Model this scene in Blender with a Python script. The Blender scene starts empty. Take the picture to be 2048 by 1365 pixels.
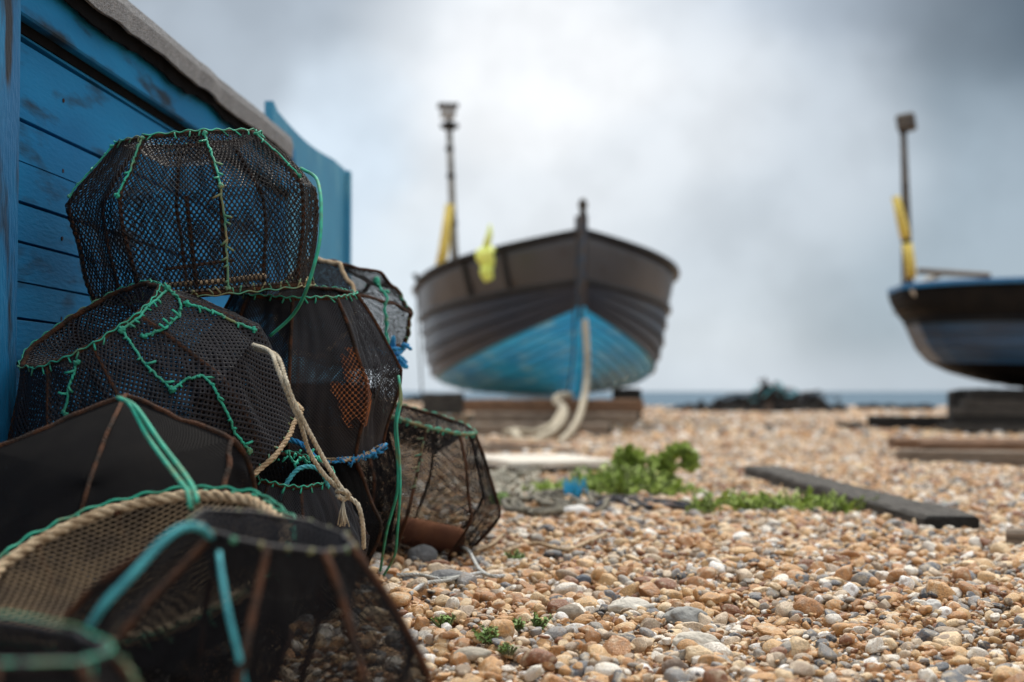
import bpy, math, random
import numpy as np
from mathutils import Vector, Matrix, noise as mnoise
random.seed(7); rng = np.random.default_rng(11)
C = bpy.context.scene.collection
R = math.radians
SC = bpy.context.scene

# ------------------------------------------------------------------ camera
H = 0.45; F = 2844.0; CX = 1024.0; HV = 783.0
cam = bpy.data.cameras.new('camera'); co = bpy.data.objects.new('camera', cam); C.objects.link(co)
cam.lens = 50; cam.sensor_width = 36; cam.clip_start = 0.05; cam.clip_end = 20000
co.location = (0, 0, H); co.rotation_euler = (R(90) + math.atan((HV - 682.5) / F), 0, 0)
cam.dof.use_dof = True; cam.dof.focus_distance = 2.72; cam.dof.aperture_fstop = 2.6
cam.dof.aperture_blades = 0
SC.camera = co
def at(u, v, y):                       # picture position + real distance -> point in the place
    return Vector(((u - CX) / F * y, y, H + (HV - v) / F * y))

# ------------------------------------------------------------------ light
SUN_EL, SUN_AZ = 52, 12                # sun behind thin cloud, ahead and a little to the right
world = bpy.data.worlds.new('World'); SC.world = world; world.use_nodes = True
nt = world.node_tree; N = nt.nodes; L = nt.links; N.clear()
out = N.new('ShaderNodeOutputWorld'); bg = N.new('ShaderNodeBackground'); bg.inputs[1].default_value = 0.1
L.new(bg.outputs[0], out.inputs[0])
sky = N.new('ShaderNodeTexSky'); sky.sky_type = 'NISHITA'; sky.sun_disc = False
sky.sun_elevation = R(SUN_EL); sky.sun_rotation = R(SUN_AZ)
tc = N.new('ShaderNodeTexCoord')
def vmath(op, a, b=None):
    n = N.new('ShaderNodeVectorMath'); n.operation = op
    for i, s in enumerate((a, b)):
        if s is None: continue
        if isinstance(s, (tuple, Vector)): n.inputs[i].default_value = tuple(s)
        else: L.new(s, n.inputs[i])
    return n
def smooth(val, a, b, lo=0., hi=1.):
    n = N.new('ShaderNodeMapRange'); n.interpolation_type = 'SMOOTHERSTEP'
    L.new(val, n.inputs[0]); n.inputs[1].default_value = a; n.inputs[2].default_value = b
    n.inputs[3].default_value = lo; n.inputs[4].default_value = hi
    return n.outputs[0]
def mix(fac, a, b):
    n = N.new('ShaderNodeMix'); n.data_type = 'RGBA'
    if isinstance(fac, float): n.inputs[0].default_value = fac
    else: L.new(fac, n.inputs[0])
    for i, s in ((6, a), (7, b)):
        if isinstance(s, tuple): n.inputs[i].default_value = (*[c * 10 for c in s], 1)
        else: L.new(s, n.inputs[i])
    return n.outputs[2]
DIR = vmath('NORMALIZE', tc.outputs['Generated']).outputs[0]
nz1 = N.new('ShaderNodeTexNoise'); nz1.inputs['Scale'].default_value = 3.2; nz1.inputs['Detail'].default_value = 3
nz1.inputs['Roughness'].default_value = .5
mp = N.new('ShaderNodeMapping'); mp.inputs['Scale'].default_value = (1, 1, 2.0); mp.inputs['Location'].default_value = (.3, 1.7, .2)
L.new(DIR, mp.inputs[0]); L.new(mp.outputs[0], nz1.inputs[0])
warp = vmath('SCALE', vmath('SUBTRACT', nz1.outputs['Color'], (.5, .5, .5)).outputs[0]); warp.inputs['Scale'].default_value = .13
DW = vmath('NORMALIZE', vmath('ADD', DIR, warp.outputs[0]).outputs[0]).outputs[0]
def blob(u, v, r0, r1, d=None):        # 1 near that bearing, 0 beyond r1 degrees
    p = Vector(((u - CX) / F, 1, (HV - v) / F)).normalized()
    n = vmath('DOT_PRODUCT', d or DW, p)
    return smooth(n.outputs['Value'], math.cos(R(r1)), math.cos(R(r0)))
col = mix(smooth(nz1.outputs[0], .35, .68), (.60, .66, .72), (.69, .745, .80))   # broken overcast
col = mix(blob(900, 600, 1, 17), col, (.68, .76, .83))
col = mix(blob(420, -170, 0, 12), col, (.40, .46, .525))
col = mix(blob(1480, 30, 2, 9), col, (.50, .58, .68))
col = mix(blob(2400, 300, 0, 18.5), col, (.075, .11, .145))
col = mix(blob(1950, 540, 0, 10), col, (.35, .43, .50))
col = mix(blob(1480, 330, 0, 9), col, (.56, .62, .68))
col = mix(blob(1150, 190, 0, 10.5), col, (.78, .82, .86))
col = mix(blob(1110, 130, .0, 5.5), col, (.92, .94, .96))
col = mix(blob(700, 330, .0, 5), col, (.66, .76, .86))
nz2 = N.new('ShaderNodeTexNoise'); nz2.inputs['Scale'].default_value = 16; nz2.inputs['Detail'].default_value = 3; L.new(DIR, nz2.inputs[0])
sc2 = N.new('ShaderNodeVectorMath'); sc2.operation = 'SCALE'; L.new(col, sc2.inputs[0]); L.new(smooth(nz2.outputs[0], .3, .7, .94, 1.06), sc2.inputs['Scale']); col = sc2.outputs[0]
sep = N.new('ShaderNodeSeparateXYZ'); L.new(DIR, sep.inputs[0])
hz = smooth(sep.outputs[2], 0.0, .05, 1, 0)
mhz = N.new('ShaderNodeMath'); mhz.operation = 'MULTIPLY'; L.new(hz, mhz.inputs[0]); mhz.inputs[1].default_value = .55
col = mix(mhz.outputs[0], col, (.55, .63, .71))
up = smooth(sep.outputs[2], .32, .75)   # overcast above the view, brightened to raise the ambient light
col = mix(up, col, (1.25, 1.27, 1.3))
col = mix(.06, col, sky.outputs[0])
L.new(col, bg.inputs[0])
sl = bpy.data.lights.new('sun', 'SUN'); sl.energy = 2.7; sl.angle = R(9); sl.color = (1, .935, .83)
so = bpy.data.objects.new('sun', sl); C.objects.link(so)
so.rotation_euler = (R(90 - SUN_EL), 0, R(180 - SUN_AZ) + 0)
# aim: light travels from azimuth SUN_AZ (clockwise from +Y)
sd = Vector((math.sin(R(SUN_AZ)) * math.cos(R(SUN_EL)), math.cos(R(SUN_AZ)) * math.cos(R(SUN_EL)), math.sin(R(SUN_EL))))
so.rotation_euler = sd.to_track_quat('Z', 'Y').to_euler()
SC.view_settings.view_transform = 'Standard'; SC.view_settings.look = 'None'
SC.view_settings.exposure = .08; SC.view_settings.gamma = 1
SC.cycles.use_denoising = True
SC.cycles.max_bounces = 8; SC.cycles.transparent_max_bounces = 16; SC.cycles.caustics_reflective = False

# ------------------------------------------------------------------ materials
def mat(name, base, base2=None, rough=.7, scale=8., spread=(.4, .62), bump=0., bscale=40., spec=.4, stretch=(1, 1, 1),
        third=None, tscale=3., tspread=(.55, .7), coat=0., trans=0.):
    m = bpy.data.materials.new(name); m.use_nodes = True; t = m.node_tree; b = t.nodes['Principled BSDF']
    b.inputs['Roughness'].default_value = rough; b.inputs['Specular IOR Level'].default_value = spec
    b.inputs['Coat Weight'].default_value = coat
    c = t.nodes.new('ShaderNodeTexCoord'); mp = t.nodes.new('ShaderNodeMapping'); mp.inputs['Scale'].default_value = stretch
    t.links.new(c.outputs['Object'], mp.inputs[0])
    def nz(s, d=6):
        n = t.nodes.new('ShaderNodeTexNoise'); n.inputs['Scale'].default_value = s; n.inputs['Detail'].default_value = d
        t.links.new(mp.outputs[0], n.inputs[0]); return n.outputs[0]
    def mr(v, a, bb):
        n = t.nodes.new('ShaderNodeMapRange'); t.links.new(v, n.inputs[0]); n.inputs[1].default_value = a; n.inputs[2].default_value = bb
        return n.outputs[0]
    cur = None
    if base2 is None: base2 = tuple(x * .6 for x in base)
    mx = t.nodes.new('ShaderNodeMix'); mx.data_type = 'RGBA'; t.links.new(mr(nz(scale), *spread), mx.inputs[0])
    mx.inputs[6].default_value = (*base, 1); mx.inputs[7].default_value = (*base2, 1); cur = mx.outputs[2]
    if third:
        m3 = t.nodes.new('ShaderNodeMix'); m3.data_type = 'RGBA'; t.links.new(mr(nz(tscale, 9), *tspread), m3.inputs[0])
        t.links.new(cur, m3.inputs[6]); m3.inputs[7].default_value = (*third, 1); cur = m3.outputs[2]
    t.links.new(cur, b.inputs['Base Color'])
    if bump:
        bp = t.nodes.new('ShaderNodeBump'); bp.inputs['Strength'].default_value = bump; bp.inputs['Distance'].default_value = .01
        t.links.new(nz(bscale, 8), bp.inputs['Height']); t.links.new(bp.outputs[0], b.inputs['Normal'])
    if trans:
        b.inputs['Subsurface Weight'].default_value = 0
    return m
M = {}
M['net'] = mat('black_netting', (.007, .0065, .0075), (.018, .013, .011), .5, 14, spec=.22)
M['netgrey'] = mat('charcoal_netting', (.010, .0095, .012), (.018, .016, .019), .5, 9, spec=.22)
M['netfine'] = mat('fine_black_netting', (.0055, .0052, .006), (.010, .009, .009), .75, 12, spec=.06)
M['nettan'] = mat('tan_netting', (.20, .135, .075), (.11, .075, .045), .8, 18)
M['netorange'] = mat('orange_netting', (.36, .12, .035), (.2, .07, .03), .7, 30)
M['rust'] = mat('rusty_steel', (.075, .030, .014), (.022, .014, .010), .85, 35, bump=.6, bscale=200, spec=.2)
M['green'] = mat('green_twine', (.028, .39, .26), (.04, .25, .16), .7, 40, third=(.17, .20, .09), tscale=12, tspread=(.55, .66))
M['oldgreen'] = mat('faded_green_twine', (.07, .25, .16), (.19, .20, .10), .75, 24, third=(.23, .19, .09), tscale=30, tspread=(.5, .6))
M['tan'] = mat('tan_rope', (.58, .44, .28), (.34, .23, .13), .85, 60, bump=.5, bscale=300)
M['cream'] = mat('cream_rope', (.60, .54, .42), (.40, .34, .24), .85, 50, bump=.5, bscale=300)
M['white'] = mat('white_rope', (.62, .63, .62), (.42, .42, .38), .8, 50, bump=.5, bscale=300)
M['bluerope'] = mat('blue_rope', (.02, .22, .50), (.03, .30, .55), .75, 40, bump=.4, bscale=300)
M['turq'] = mat('turquoise_rope', (.07, .40, .45), (.04, .27, .32), .75, 50, bump=.4, bscale=300)
M['wallblue'] = mat('weathered_blue_paint', (.004, .205, .45), (.003, .145, .34), .6, 2.2, (.38, .62), .16, 60,
                    stretch=(.5, .35, 2.2), third=(.012, .03, .05), tscale=7, tspread=(.54, .68), spec=.15)
M['postblue'] = mat('scuffed_blue_paint', (.006, .19, .41), (.006, .13, .31), .6, 5, (.4, .6), .4, 60,
                    stretch=(2, 2, .5), third=(.015, .018, .025), tscale=9, tspread=(.53, .66))
M['felt'] = mat('mineral_roofing_felt', (.25, .26, .275), (.16, .165, .175), .95, 160, (.42, .58), .9, 260, spec=.2,
                third=(.44, .45, .46), tscale=420, tspread=(.56, .6))
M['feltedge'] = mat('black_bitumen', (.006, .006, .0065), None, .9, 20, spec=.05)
M['wood'] = mat('weathered_timber', (.27, .215, .165), (.13, .10, .075), .85, 9, (.35, .65), .9, 22, stretch=(1, 9, 9), spec=.2)
M['woodbrown'] = mat('brown_timber', (.26, .15, .09), (.10, .06, .038), .85, 9, (.35, .65), .9, 22, stretch=(1, 9, 9), spec=.2)
M['tar'] = mat('tarred_timber', (.085, .076, .066), (.03, .027, .024), .8, 8, (.35, .65), .9, 26, stretch=(1, 8, 8), spec=.25,
               third=(.11, .10, .085), tscale=12, tspread=(.6, .7))
M['shadowy'] = mat('black_shaded_timber', (.012, .011, .010), (.02, .018, .015), .9, 30, bump=1, bscale=60)  # black timber; on the sleeper end the black stands for shade
M['whiteboard'] = mat('bleached_board', (.66, .62, .55), (.5, .45, .37), .8, 8, bump=.3, stretch=(1, 5, 5))
M['terra'] = mat('terracotta', (.52, .21, .10), (.34, .13, .07), .85, 12, bump=.3)

# ------------------------------------------------------------------ mesh tools
class MB:
    def __init__(s): s.v = []; s.f = []; s.n = 0
    def add(s, V, Fs):
        V = np.asarray(V, float).reshape(-1, 3); s.v.append(V)
        for f in Fs: s.f.append(tuple(int(i) + s.n for i in f))
        s.n += len(V)
    def box(s, c, h, rot=None, bev=.0):
        c = Vector(c); h = Vector(h); rot = rot or Matrix.Identity(3)
        if bev:
            V = []; k = []
            for sx in (-1, 1):
                for sy in (-1, 1):
                    for sz in (-1, 1):
                        for ax in range(3):
                            p = [sx * (h[0] - bev), sy * (h[1] - bev), sz * (h[2] - bev)]
                            p[ax] = (sx, sy, sz)[ax] * h[ax]
                            V.append(tuple(c + rot @ Vector(p)))
            idx = lambda sx, sy, sz, ax: ((sx * 2 + sy) * 2 + sz) * 3 + ax
            Fs = []
            for sx in (0, 1):
                Fs.append([idx(sx, 0, 0, 0), idx(sx, 1, 0, 0), idx(sx, 1, 1, 0), idx(sx, 0, 1, 0)])
                Fs.append([idx(0, sx, 0, 1), idx(1, sx, 0, 1), idx(1, sx, 1, 1), idx(0, sx, 1, 1)])
                Fs.append([idx(0, 0, sx, 2), idx(1, 0, sx, 2), idx(1, 1, sx, 2), idx(0, 1, sx, 2)])
            for a in (0, 1):
                for b in (0, 1):
                    Fs.append([idx(a, b, 0, 0), idx(a, b, 1, 0), idx(a, b, 1, 1), idx(a, b, 0, 1)])
                    Fs.append([idx(a, 0, b, 0), idx(a, 1, b, 0), idx(a, 1, b, 2), idx(a, 0, b, 2)])
                    Fs.append([idx(0, a, b, 1), idx(1, a, b, 1), idx(1, a, b, 2), idx(0, a, b, 2)])
                    for d in (0, 1): Fs.append([idx(a, b, d, 0), idx(a, b, d, 1), idx(a, b, d, 2)])
            s.add(V, Fs)
        else:
            V = [tuple(c + rot @ Vector((x * h[0], y * h[1], z * h[2]))) for x in (-1, 1) for y in (-1, 1) for z in (-1, 1)]
            s.add(V, [(0, 1, 3, 2), (4, 6, 7, 5), (0, 4, 5, 1), (2, 3, 7, 6), (0, 2, 6, 4), (1, 5, 7, 3)])
        return s
    def tube(s, P, r, k=6, closed=False, cap=True):
        P = np.asarray([tuple(p) for p in P], float); n = len(P)
        if n < 2: return s
        T = np.roll(P, -1, 0) - np.roll(P, 1, 0) if closed else np.gradient(P, axis=0)
        T /= np.maximum(np.linalg.norm(T, axis=1, keepdims=True), 1e-9)
        a = np.array([0, 0, 1.]) if abs(T[0][2]) < .9 else np.array([1., 0, 0])
        u = np.cross(T[0], a); u /= np.linalg.norm(u); U = [u]
        for i in range(1, n):
            u = U[-1] - T[i] * np.dot(U[-1], T[i]); u /= max(np.linalg.norm(u), 1e-9); U.append(u)
        U = np.array(U); W = np.cross(T, U)
        rr = np.broadcast_to(np.asarray(r, float), (n,))
        ang = np.arange(k) * 2 * math.pi / k
        V = P[:, None] + rr[:, None, None] * (U[:, None] * np.cos(ang)[None, :, None] + W[:, None] * np.sin(ang)[None, :, None])
        Fs = []
        for i in range(n if closed else n - 1):
            j = (i + 1) % n
            for q in range(k):
                Fs.append((i * k + q, i * k + (q + 1) % k, j * k + (q + 1) % k, j * k + q))
        if cap and not closed: Fs += [tuple(range(k))[::-1], tuple((n - 1) * k + q for q in range(k))]
        s.add(V.reshape(-1, 3), Fs); return s
    def build(s, name, m, parent=None, smooth=False, loc=None):
        V = np.concatenate(s.v)
        me = bpy.data.meshes.new(name)
        o = bpy.data.objects.new(name, me)
        if parent is None:
            c = V.mean(0); c[2] = V[:, 2].min()
            if loc is not None: c = np.array(loc)
            V = V - c; o.location = c
        me.from_pydata(V.tolist(), [], s.f)
        me.materials.append(M[m] if isinstance(m, str) else m)
        if smooth: me.polygons.foreach_set('use_smooth', [True] * len(me.polygons))
        C.objects.link(o)
        if parent is not None: o.parent = parent
        return o
def tag(o, label, cat, group=None, kind=None):
    if label: o['label'] = label
    if cat: o['category'] = cat
    if group: o['group'] = group
    if kind: o['kind'] = kind
    return o
def empty(name, loc=(0, 0, 0), rot=None):
    o = bpy.data.objects.new(name, None); C.objects.link(o); o.empty_display_size = .1
    mtx = Matrix.Translation(loc)
    if rot is not None: mtx = mtx @ rot.to_4x4()
    o.matrix_world = mtx; return o
def nbuild(name, V, Q, m, parent=None, smooth=False, k=4):      # numpy mesh with k-gon faces
    me = bpy.data.meshes.new(name); V = np.asarray(V, np.float32); Q = np.asarray(Q, np.int32)
    me.vertices.add(len(V)); me.vertices.foreach_set('co', V.ravel())
    me.loops.add(Q.size); me.loops.foreach_set('vertex_index', Q.ravel())
    me.polygons.add(len(Q)); me.polygons.foreach_set('loop_start', np.arange(len(Q)) * k)
    me.polygons.foreach_set('loop_total', np.full(len(Q), k))
    me.update(calc_edges=True); me.materials.append(M[m] if isinstance(m, str) else m)
    if smooth: me.polygons.foreach_set('use_smooth', np.ones(len(Q), bool))
    o = bpy.data.objects.new(name, me); C.objects.link(o)
    if parent is not None: o.parent = parent
    return o
def spline(P, step=.01, closed=False):
    P = [Vector(p) for p in P]; n = len(P); outp = []
    rngk = range(n) if closed else range(n - 1)
    for i in rngk:
        p1, p2 = P[i], P[(i + 1) % n]
        p0 = P[(i - 1) % n] if (closed or i > 0) else p1 * 2 - p2
        p3 = P[(i + 2) % n] if (closed or i < n - 2) else p2 * 2 - p1
        m = max(2, int((p2 - p1).length / step))
        for j in range(m):
            t = j / m
            outp.append(.5 * ((2 * p1) + (p2 - p0) * t + (2 * p0 - 5 * p1 + 4 * p2 - p3) * t * t + (3 * p1 - p0 - 3 * p2 + p3) * t ** 3))
    if not closed: outp.append(P[-1])
    return outp
def rope_mb(P, r, step=None, pitch=None, closed=False, strands=3, mb=None):     # laid rope of three strands
    step = step or r * 1.1; pitch = pitch or r * 6.5; mb = mb or MB()
    S = spline(P, step, closed); A = np.array([tuple(p) for p in S]); n = len(A)
    T = np.gradient(A, axis=0); T /= np.maximum(np.linalg.norm(T, axis=1, keepdims=True), 1e-9)
    a = np.array([0, 0, 1.]) if abs(T[0][2]) < .9 else np.array([1., 0, 0])
    u = np.cross(T[0], a); u /= np.linalg.norm(u); U = [u]
    for i in range(1, n):
        u = U[-1] - T[i] * np.dot(U[-1], T[i]); u /= max(np.linalg.norm(u), 1e-9); U.append(u)
    U = np.array(U); W = np.cross(T, U)
    d = np.concatenate([[0], np.cumsum(np.linalg.norm(np.diff(A, axis=0), axis=1))])
    for k in range(strands):
        ph = d / pitch * 2 * math.pi + k * 2 * math.pi / strands
        mb.tube(A + (U * np.cos(ph)[:, None] + W * np.sin(ph)[:, None]) * r * .5, r * .56, 5)
    return mb
def cord_mb(P, r, mb=None, k=5, step=.012, closed=False):
    mb = mb or MB(); mb.tube(spline(P, step, closed), r, k, closed); return mb
def fbm(p, s=1., o=3): return mnoise.fractal(Vector(p) * s, 1.0, 2.0, o)

# ------------------------------------------------------------------ terrain
def sst(x, a, b):
    t = np.clip((x - a) / (b - a), 0, 1); return t * t * (3 - 2 * t)
def gz(x, y):
    x = np.asarray(x, float); y = np.asarray(y, float)
    z = .012 * np.sin(x * 2.1 + .7) * np.cos(y * 1.3) + .008 * np.sin(x * 5.3 + y * 3.1) + .004 * np.sin(x * 11 - y * 7)
    z = z * (1 + .6 * sst(y, 5, 12))
    z = z + .22 * sst(y, 15, 34) * (1 - sst(x, -3.5, 2.5))
    z = z - 3.2 * sst(y, 38, 75)
    return z
xs = np.concatenate([np.linspace(-600, -30, 12)[:-1], np.linspace(-30, -4, 30)[:-1], np.linspace(-4, 5, 181)[:-1], np.linspace(5, 30, 30)[:-1], np.linspace(30, 600, 12)])
ys = np.concatenate([np.linspace(-60, 0, 10)[:-1], np.linspace(0, 14, 281)[:-1], np.linspace(14, 80, 180)[:-1], np.linspace(80, 160, 5)])
X, Y = np.meshgrid(xs, ys); Z = gz(X, Y) - .012
nx = len(xs); ii, jj = np.meshgrid(np.arange(nx - 1), np.arange(len(ys) - 1)); q = (jj * nx + ii).ravel()
def pebble_nodes(m, near):
    m.use_nodes = True; t = m.node_tree; b = t.nodes['Principled BSDF']; lk = t.links; nn = t.nodes
    b.inputs['Roughness'].default_value = .48; b.inputs['Specular IOR Level'].default_value = .45
    ramp = nn.new('ShaderNodeValToRGB'); ramp.color_ramp.interpolation = 'CONSTANT'; cr = ramp.color_ramp
    pal = [(0, (.42, .20, .075)), (.12, (.58, .32, .13)), (.25, (.66, .42, .20)), (.36, (.77, .57, .34)), (.44, (.50, .245, .09)),
           (.53, (.25, .105, .05)), (.59, (.66, .52, .37)), (.67, (.35, .26, .18)), (.73, (.27, .26, .25)), (.785, (.13, .14, .155)),
           (.82, (.80, .74, .64)), (.895, (.30, .275, .24)), (.945, (.05, .055, .065)), (.972, (.86, .83, .78))]
    cr.elements[0].position = 0; cr.elements[0].color = (*pal[0][1], 1); cr.elements[1].position = pal[1][0]; cr.elements[1].color = (*pal[1][1], 1)
    for p, c in pal[2:]:
        e = cr.elements.new(p); e.color = (*c, 1)
    cd = nn.new('ShaderNodeTexCoord')
    if near:
        at_ = nn.new('ShaderNodeAttribute'); at_.attribute_type = 'INSTANCER'; at_.attribute_name = 'rnd'; lk.new(at_.outputs['Fac'], ramp.inputs[0])
        add = nn.new('ShaderNodeVectorMath'); add.operation = 'ADD'; lk.new(cd.outputs['Object'], add.inputs[0])
        sc = nn.new('ShaderNodeMath'); sc.operation = 'MULTIPLY'; sc.inputs[1].default_value = 97.; lk.new(at_.outputs['Fac'], sc.inputs[0])
        lk.new(sc.outputs[0], add.inputs[1]); vec = add.outputs[0]; s1, s2 = 1.3, 9.
    else:
        vor = nn.new('ShaderNodeTexVoronoi'); vor.inputs['Scale'].default_value = 26; lk.new(cd.outputs['Object'], vor.inputs[0])
        sp = nn.new('ShaderNodeSeparateColor'); lk.new(vor.outputs['Color'], sp.inputs[0]); lk.new(sp.outputs[0], ramp.inputs[0])
        vec = cd.outputs['Object']; s1, s2 = 40., 200.
        bp = nn.new('ShaderNodeBump'); bp.invert = True; bp.inputs['Strength'].default_value = 1; bp.inputs['Distance'].default_value = .02
        lk.new(vor.outputs['Distance'], bp.inputs['Height']); lk.new(bp.outputs[0], b.inputs['Normal'])
    n1 = nn.new('ShaderNodeTexNoise'); n1.inputs['Scale'].default_value = s1; n1.inputs['Detail'].default_value = 5; lk.new(vec, n1.inputs[0])
    n2 = nn.new('ShaderNodeTexNoise'); n2.inputs['Scale'].default_value = s2; n2.inputs['Detail'].default_value = 6; lk.new(vec, n2.inputs[0])
    r1 = nn.new('ShaderNodeMapRange'); lk.new(n1.outputs[0], r1.inputs[0]); r1.inputs[1].default_value = .52; r1.inputs[2].default_value = .68; r1.inputs[4].default_value = .75
    r2 = nn.new('ShaderNodeMapRange'); lk.new(n1.outputs[0], r2.inputs[0]); r2.inputs[1].default_value = .44; r2.inputs[2].default_value = .34; r2.inputs[4].default_value = .6
    r3 = nn.new('ShaderNodeMapRange'); lk.new(n2.outputs[0], r3.inputs[0]); r3.inputs[1].default_value = .3; r3.inputs[2].default_value = .7; r3.inputs[3].default_value = .72; r3.inputs[4].default_value = 1.25
    m1 = nn.new('ShaderNodeMix'); m1.data_type = 'RGBA'; lk.new(r1.outputs[0], m1.inputs[0]); lk.new(ramp.outputs[0], m1.inputs[6]); m1.inputs[7].default_value = (.64, .52, .36, 1)
    m2 = nn.new('ShaderNodeMix'); m2.data_type = 'RGBA'; lk.new(r2.outputs[0], m2.inputs[0]); lk.new(m1.outputs[2], m2.inputs[6]); m2.inputs[7].default_value = (.27, .17, .10, 1)
    m3 = nn.new('ShaderNodeVectorMath'); m3.operation = 'SCALE'; lk.new(m2.outputs[2], m3.inputs[0]); lk.new(r3.outputs[0], m3.inputs['Scale'])
    lk.new(m3.outputs[0], b.inputs['Base Color'])
    if near:
        bp = nn.new('ShaderNodeBump'); bp.inputs['Strength'].default_value = .35; bp.inputs['Distance'].default_value = .05
        lk.new(n2.outputs[0], bp.inputs['Height']); lk.new(bp.outputs[0], b.inputs['Normal'])
    return m
M['shingle'] = pebble_nodes(bpy.data.materials.new('shingle_bed'), False)
M['pebble'] = pebble_nodes(bpy.data.materials.new('flint_pebbles'), True)
g = nbuild('beach', np.stack([X.ravel(), Y.ravel(), Z.ravel()], 1), np.stack([q, q + 1, q + nx + 1, q + nx], 1), 'shingle', smooth=True)
tag(g, None, None, kind='structure')
# sea
ms = bpy.data.materials.new('sea_water'); ms.use_nodes = True; b = ms.node_tree.nodes['Principled BSDF']
b.inputs['Base Color'].default_value = (.085, .14, .19, 1); b.inputs['Roughness'].default_value = .8; b.inputs['Specular IOR Level'].default_value = .1
tn = ms.node_tree; w = tn.nodes.new('ShaderNodeTexNoise'); w.inputs['Scale'].default_value = .25; w.inputs['Detail'].default_value = 6
c_ = tn.nodes.new('ShaderNodeTexCoord'); tn.links.new(c_.outputs['Object'], w.inputs[0]); bp = tn.nodes.new('ShaderNodeBump'); bp.inputs['Distance'].default_value = .5; bp.inputs['Strength'].default_value = .6
tn.links.new(w.outputs[0], bp.inputs['Height']); tn.links.new(bp.outputs[0], b.inputs['Normal'])
s_ = MB(); s_.add([(-9000, 50, -2.6), (9000, 50, -2.6), (9000, 16000, -2.6), (-9000, 16000, -2.6)], [(0, 1, 2, 3)])
tag(s_.build('sea', ms, loc=(0, 60, -2.6)), None, None, kind='structure')

# ------------------------------------------------------------------ pebbles (uncountable: one object each zone size)
def ico(sub):
    import bmesh
    bm = bmesh.new(); bmesh.ops.create_icosphere(bm, subdivisions=sub, radius=1)
    V = np.array([tuple(v.co) for v in bm.verts]); Fs = np.array([[v.index for v in f.verts] for f in bm.faces]); bm.free(); return V, Fs
def stone(name, seed, sub):
    V, Fs = ico(sub); r = np.random.default_rng(seed)
    V = np.sign(V) * np.abs(V) ** r.uniform(.80, 1.1)
    amp = r.uniform(.10, .34)
    off = r.uniform(-50, 50, 3)
    d = np.array([fbm(tuple(v + off), .9, 3) for v in V]); V = V * (1 + amp * d)[:, None]
    for _ in range(int(r.integers(1, 5)) if seed % 3 else 8):      # worn flats / breaks
        n = r.normal(size=3); n /= np.linalg.norm(n); h = r.uniform(.55, .86)
        dd = V @ n - h; V = V - np.maximum(dd, 0)[:, None] * n * .93
    V *= np.array([1, r.uniform(.52, .88), r.uniform(.40, .72)])
    me = bpy.data.meshes.new(name); me.from_pydata(V.tolist(), [], Fs.tolist()); me.materials.append(M['pebble'])
    me.polygons.foreach_set('use_smooth', np.ones(len(Fs), bool))
    return bpy.data.objects.new(name, me)
def scatter(name, pts, rot, scl, idx, rnd, stones, label):
    col = bpy.data.collections.new(name + '_source')
    for o in stones: col.objects.link(o)
    me = bpy.data.meshes.new(name); me.vertices.add(len(pts)); me.vertices.foreach_set('co', np.asarray(pts, np.float32).ravel())
    for an, ty, data, key in (('rot', 'FLOAT_VECTOR', rot, 'vector'), ('scl', 'FLOAT_VECTOR', scl, 'vector'), ('idx', 'INT', idx, 'value'), ('rnd', 'FLOAT', rnd, 'value')):
        a = me.attributes.new(an, ty, 'POINT'); a.data.foreach_set(key, np.asarray(data, np.int32 if ty == 'INT' else np.float32).ravel())
    o = bpy.data.objects.new(name, me); C.objects.link(o)
    ng = bpy.data.node_groups.new(name + '_nodes', 'GeometryNodeTree')
    ng.interface.new_socket('Geometry', in_out='INPUT', socket_type='NodeSocketGeometry'); ng.interface.new_socket('Geometry', in_out='OUTPUT', socket_type='NodeSocketGeometry')
    gi = ng.nodes.new('NodeGroupInput'); go = ng.nodes.new('NodeGroupOutput'); ip = ng.nodes.new('GeometryNodeInstanceOnPoints')
    ci = ng.nodes.new('GeometryNodeCollectionInfo'); ci.inputs[0].default_value = col; ci.inputs[1].default_value = True; ci.inputs[2].default_value = True
    def na(n, ty):
        x = ng.nodes.new('GeometryNodeInputNamedAttribute'); x.data_type = ty; x.inputs[0].default_value = n; return x.outputs[0]
    ng.links.new(gi.outputs[0], ip.inputs['Points']); ng.links.new(ci.outputs[0], ip.inputs['Instance']); ip.inputs['Pick Instance'].default_value = True
    ng.links.new(na('idx', 'INT'), ip.inputs['Instance Index']); ng.links.new(na('rot', 'FLOAT_VECTOR'), ip.inputs['Rotation']); ng.links.new(na('scl', 'FLOAT_VECTOR'), ip.inputs['Scale'])
    ng.links.new(ip.outputs[0], go.inputs[0])
    md = o.modifiers.new('scatter', 'NODES'); md.node_group = ng
    tag(o, label, 'pebbles', kind='stuff'); return o
def wedge(n, y0, y1, k0=-.44, k1=.42):
    y = np.sqrt(rng.uniform(y0 ** 2, y1 ** 2, n)); x = (k0 * y - .25) + rng.uniform(0, 1, n) * ((k1 - k0) * y + 1.0)
    return x, y
near_st = [stone('stone_n%02d' % i, i, 3) for i in range(18)]
mid_st = [stone('stone_m%02d' % i, 100 + i, 2) for i in range(12)]
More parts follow.
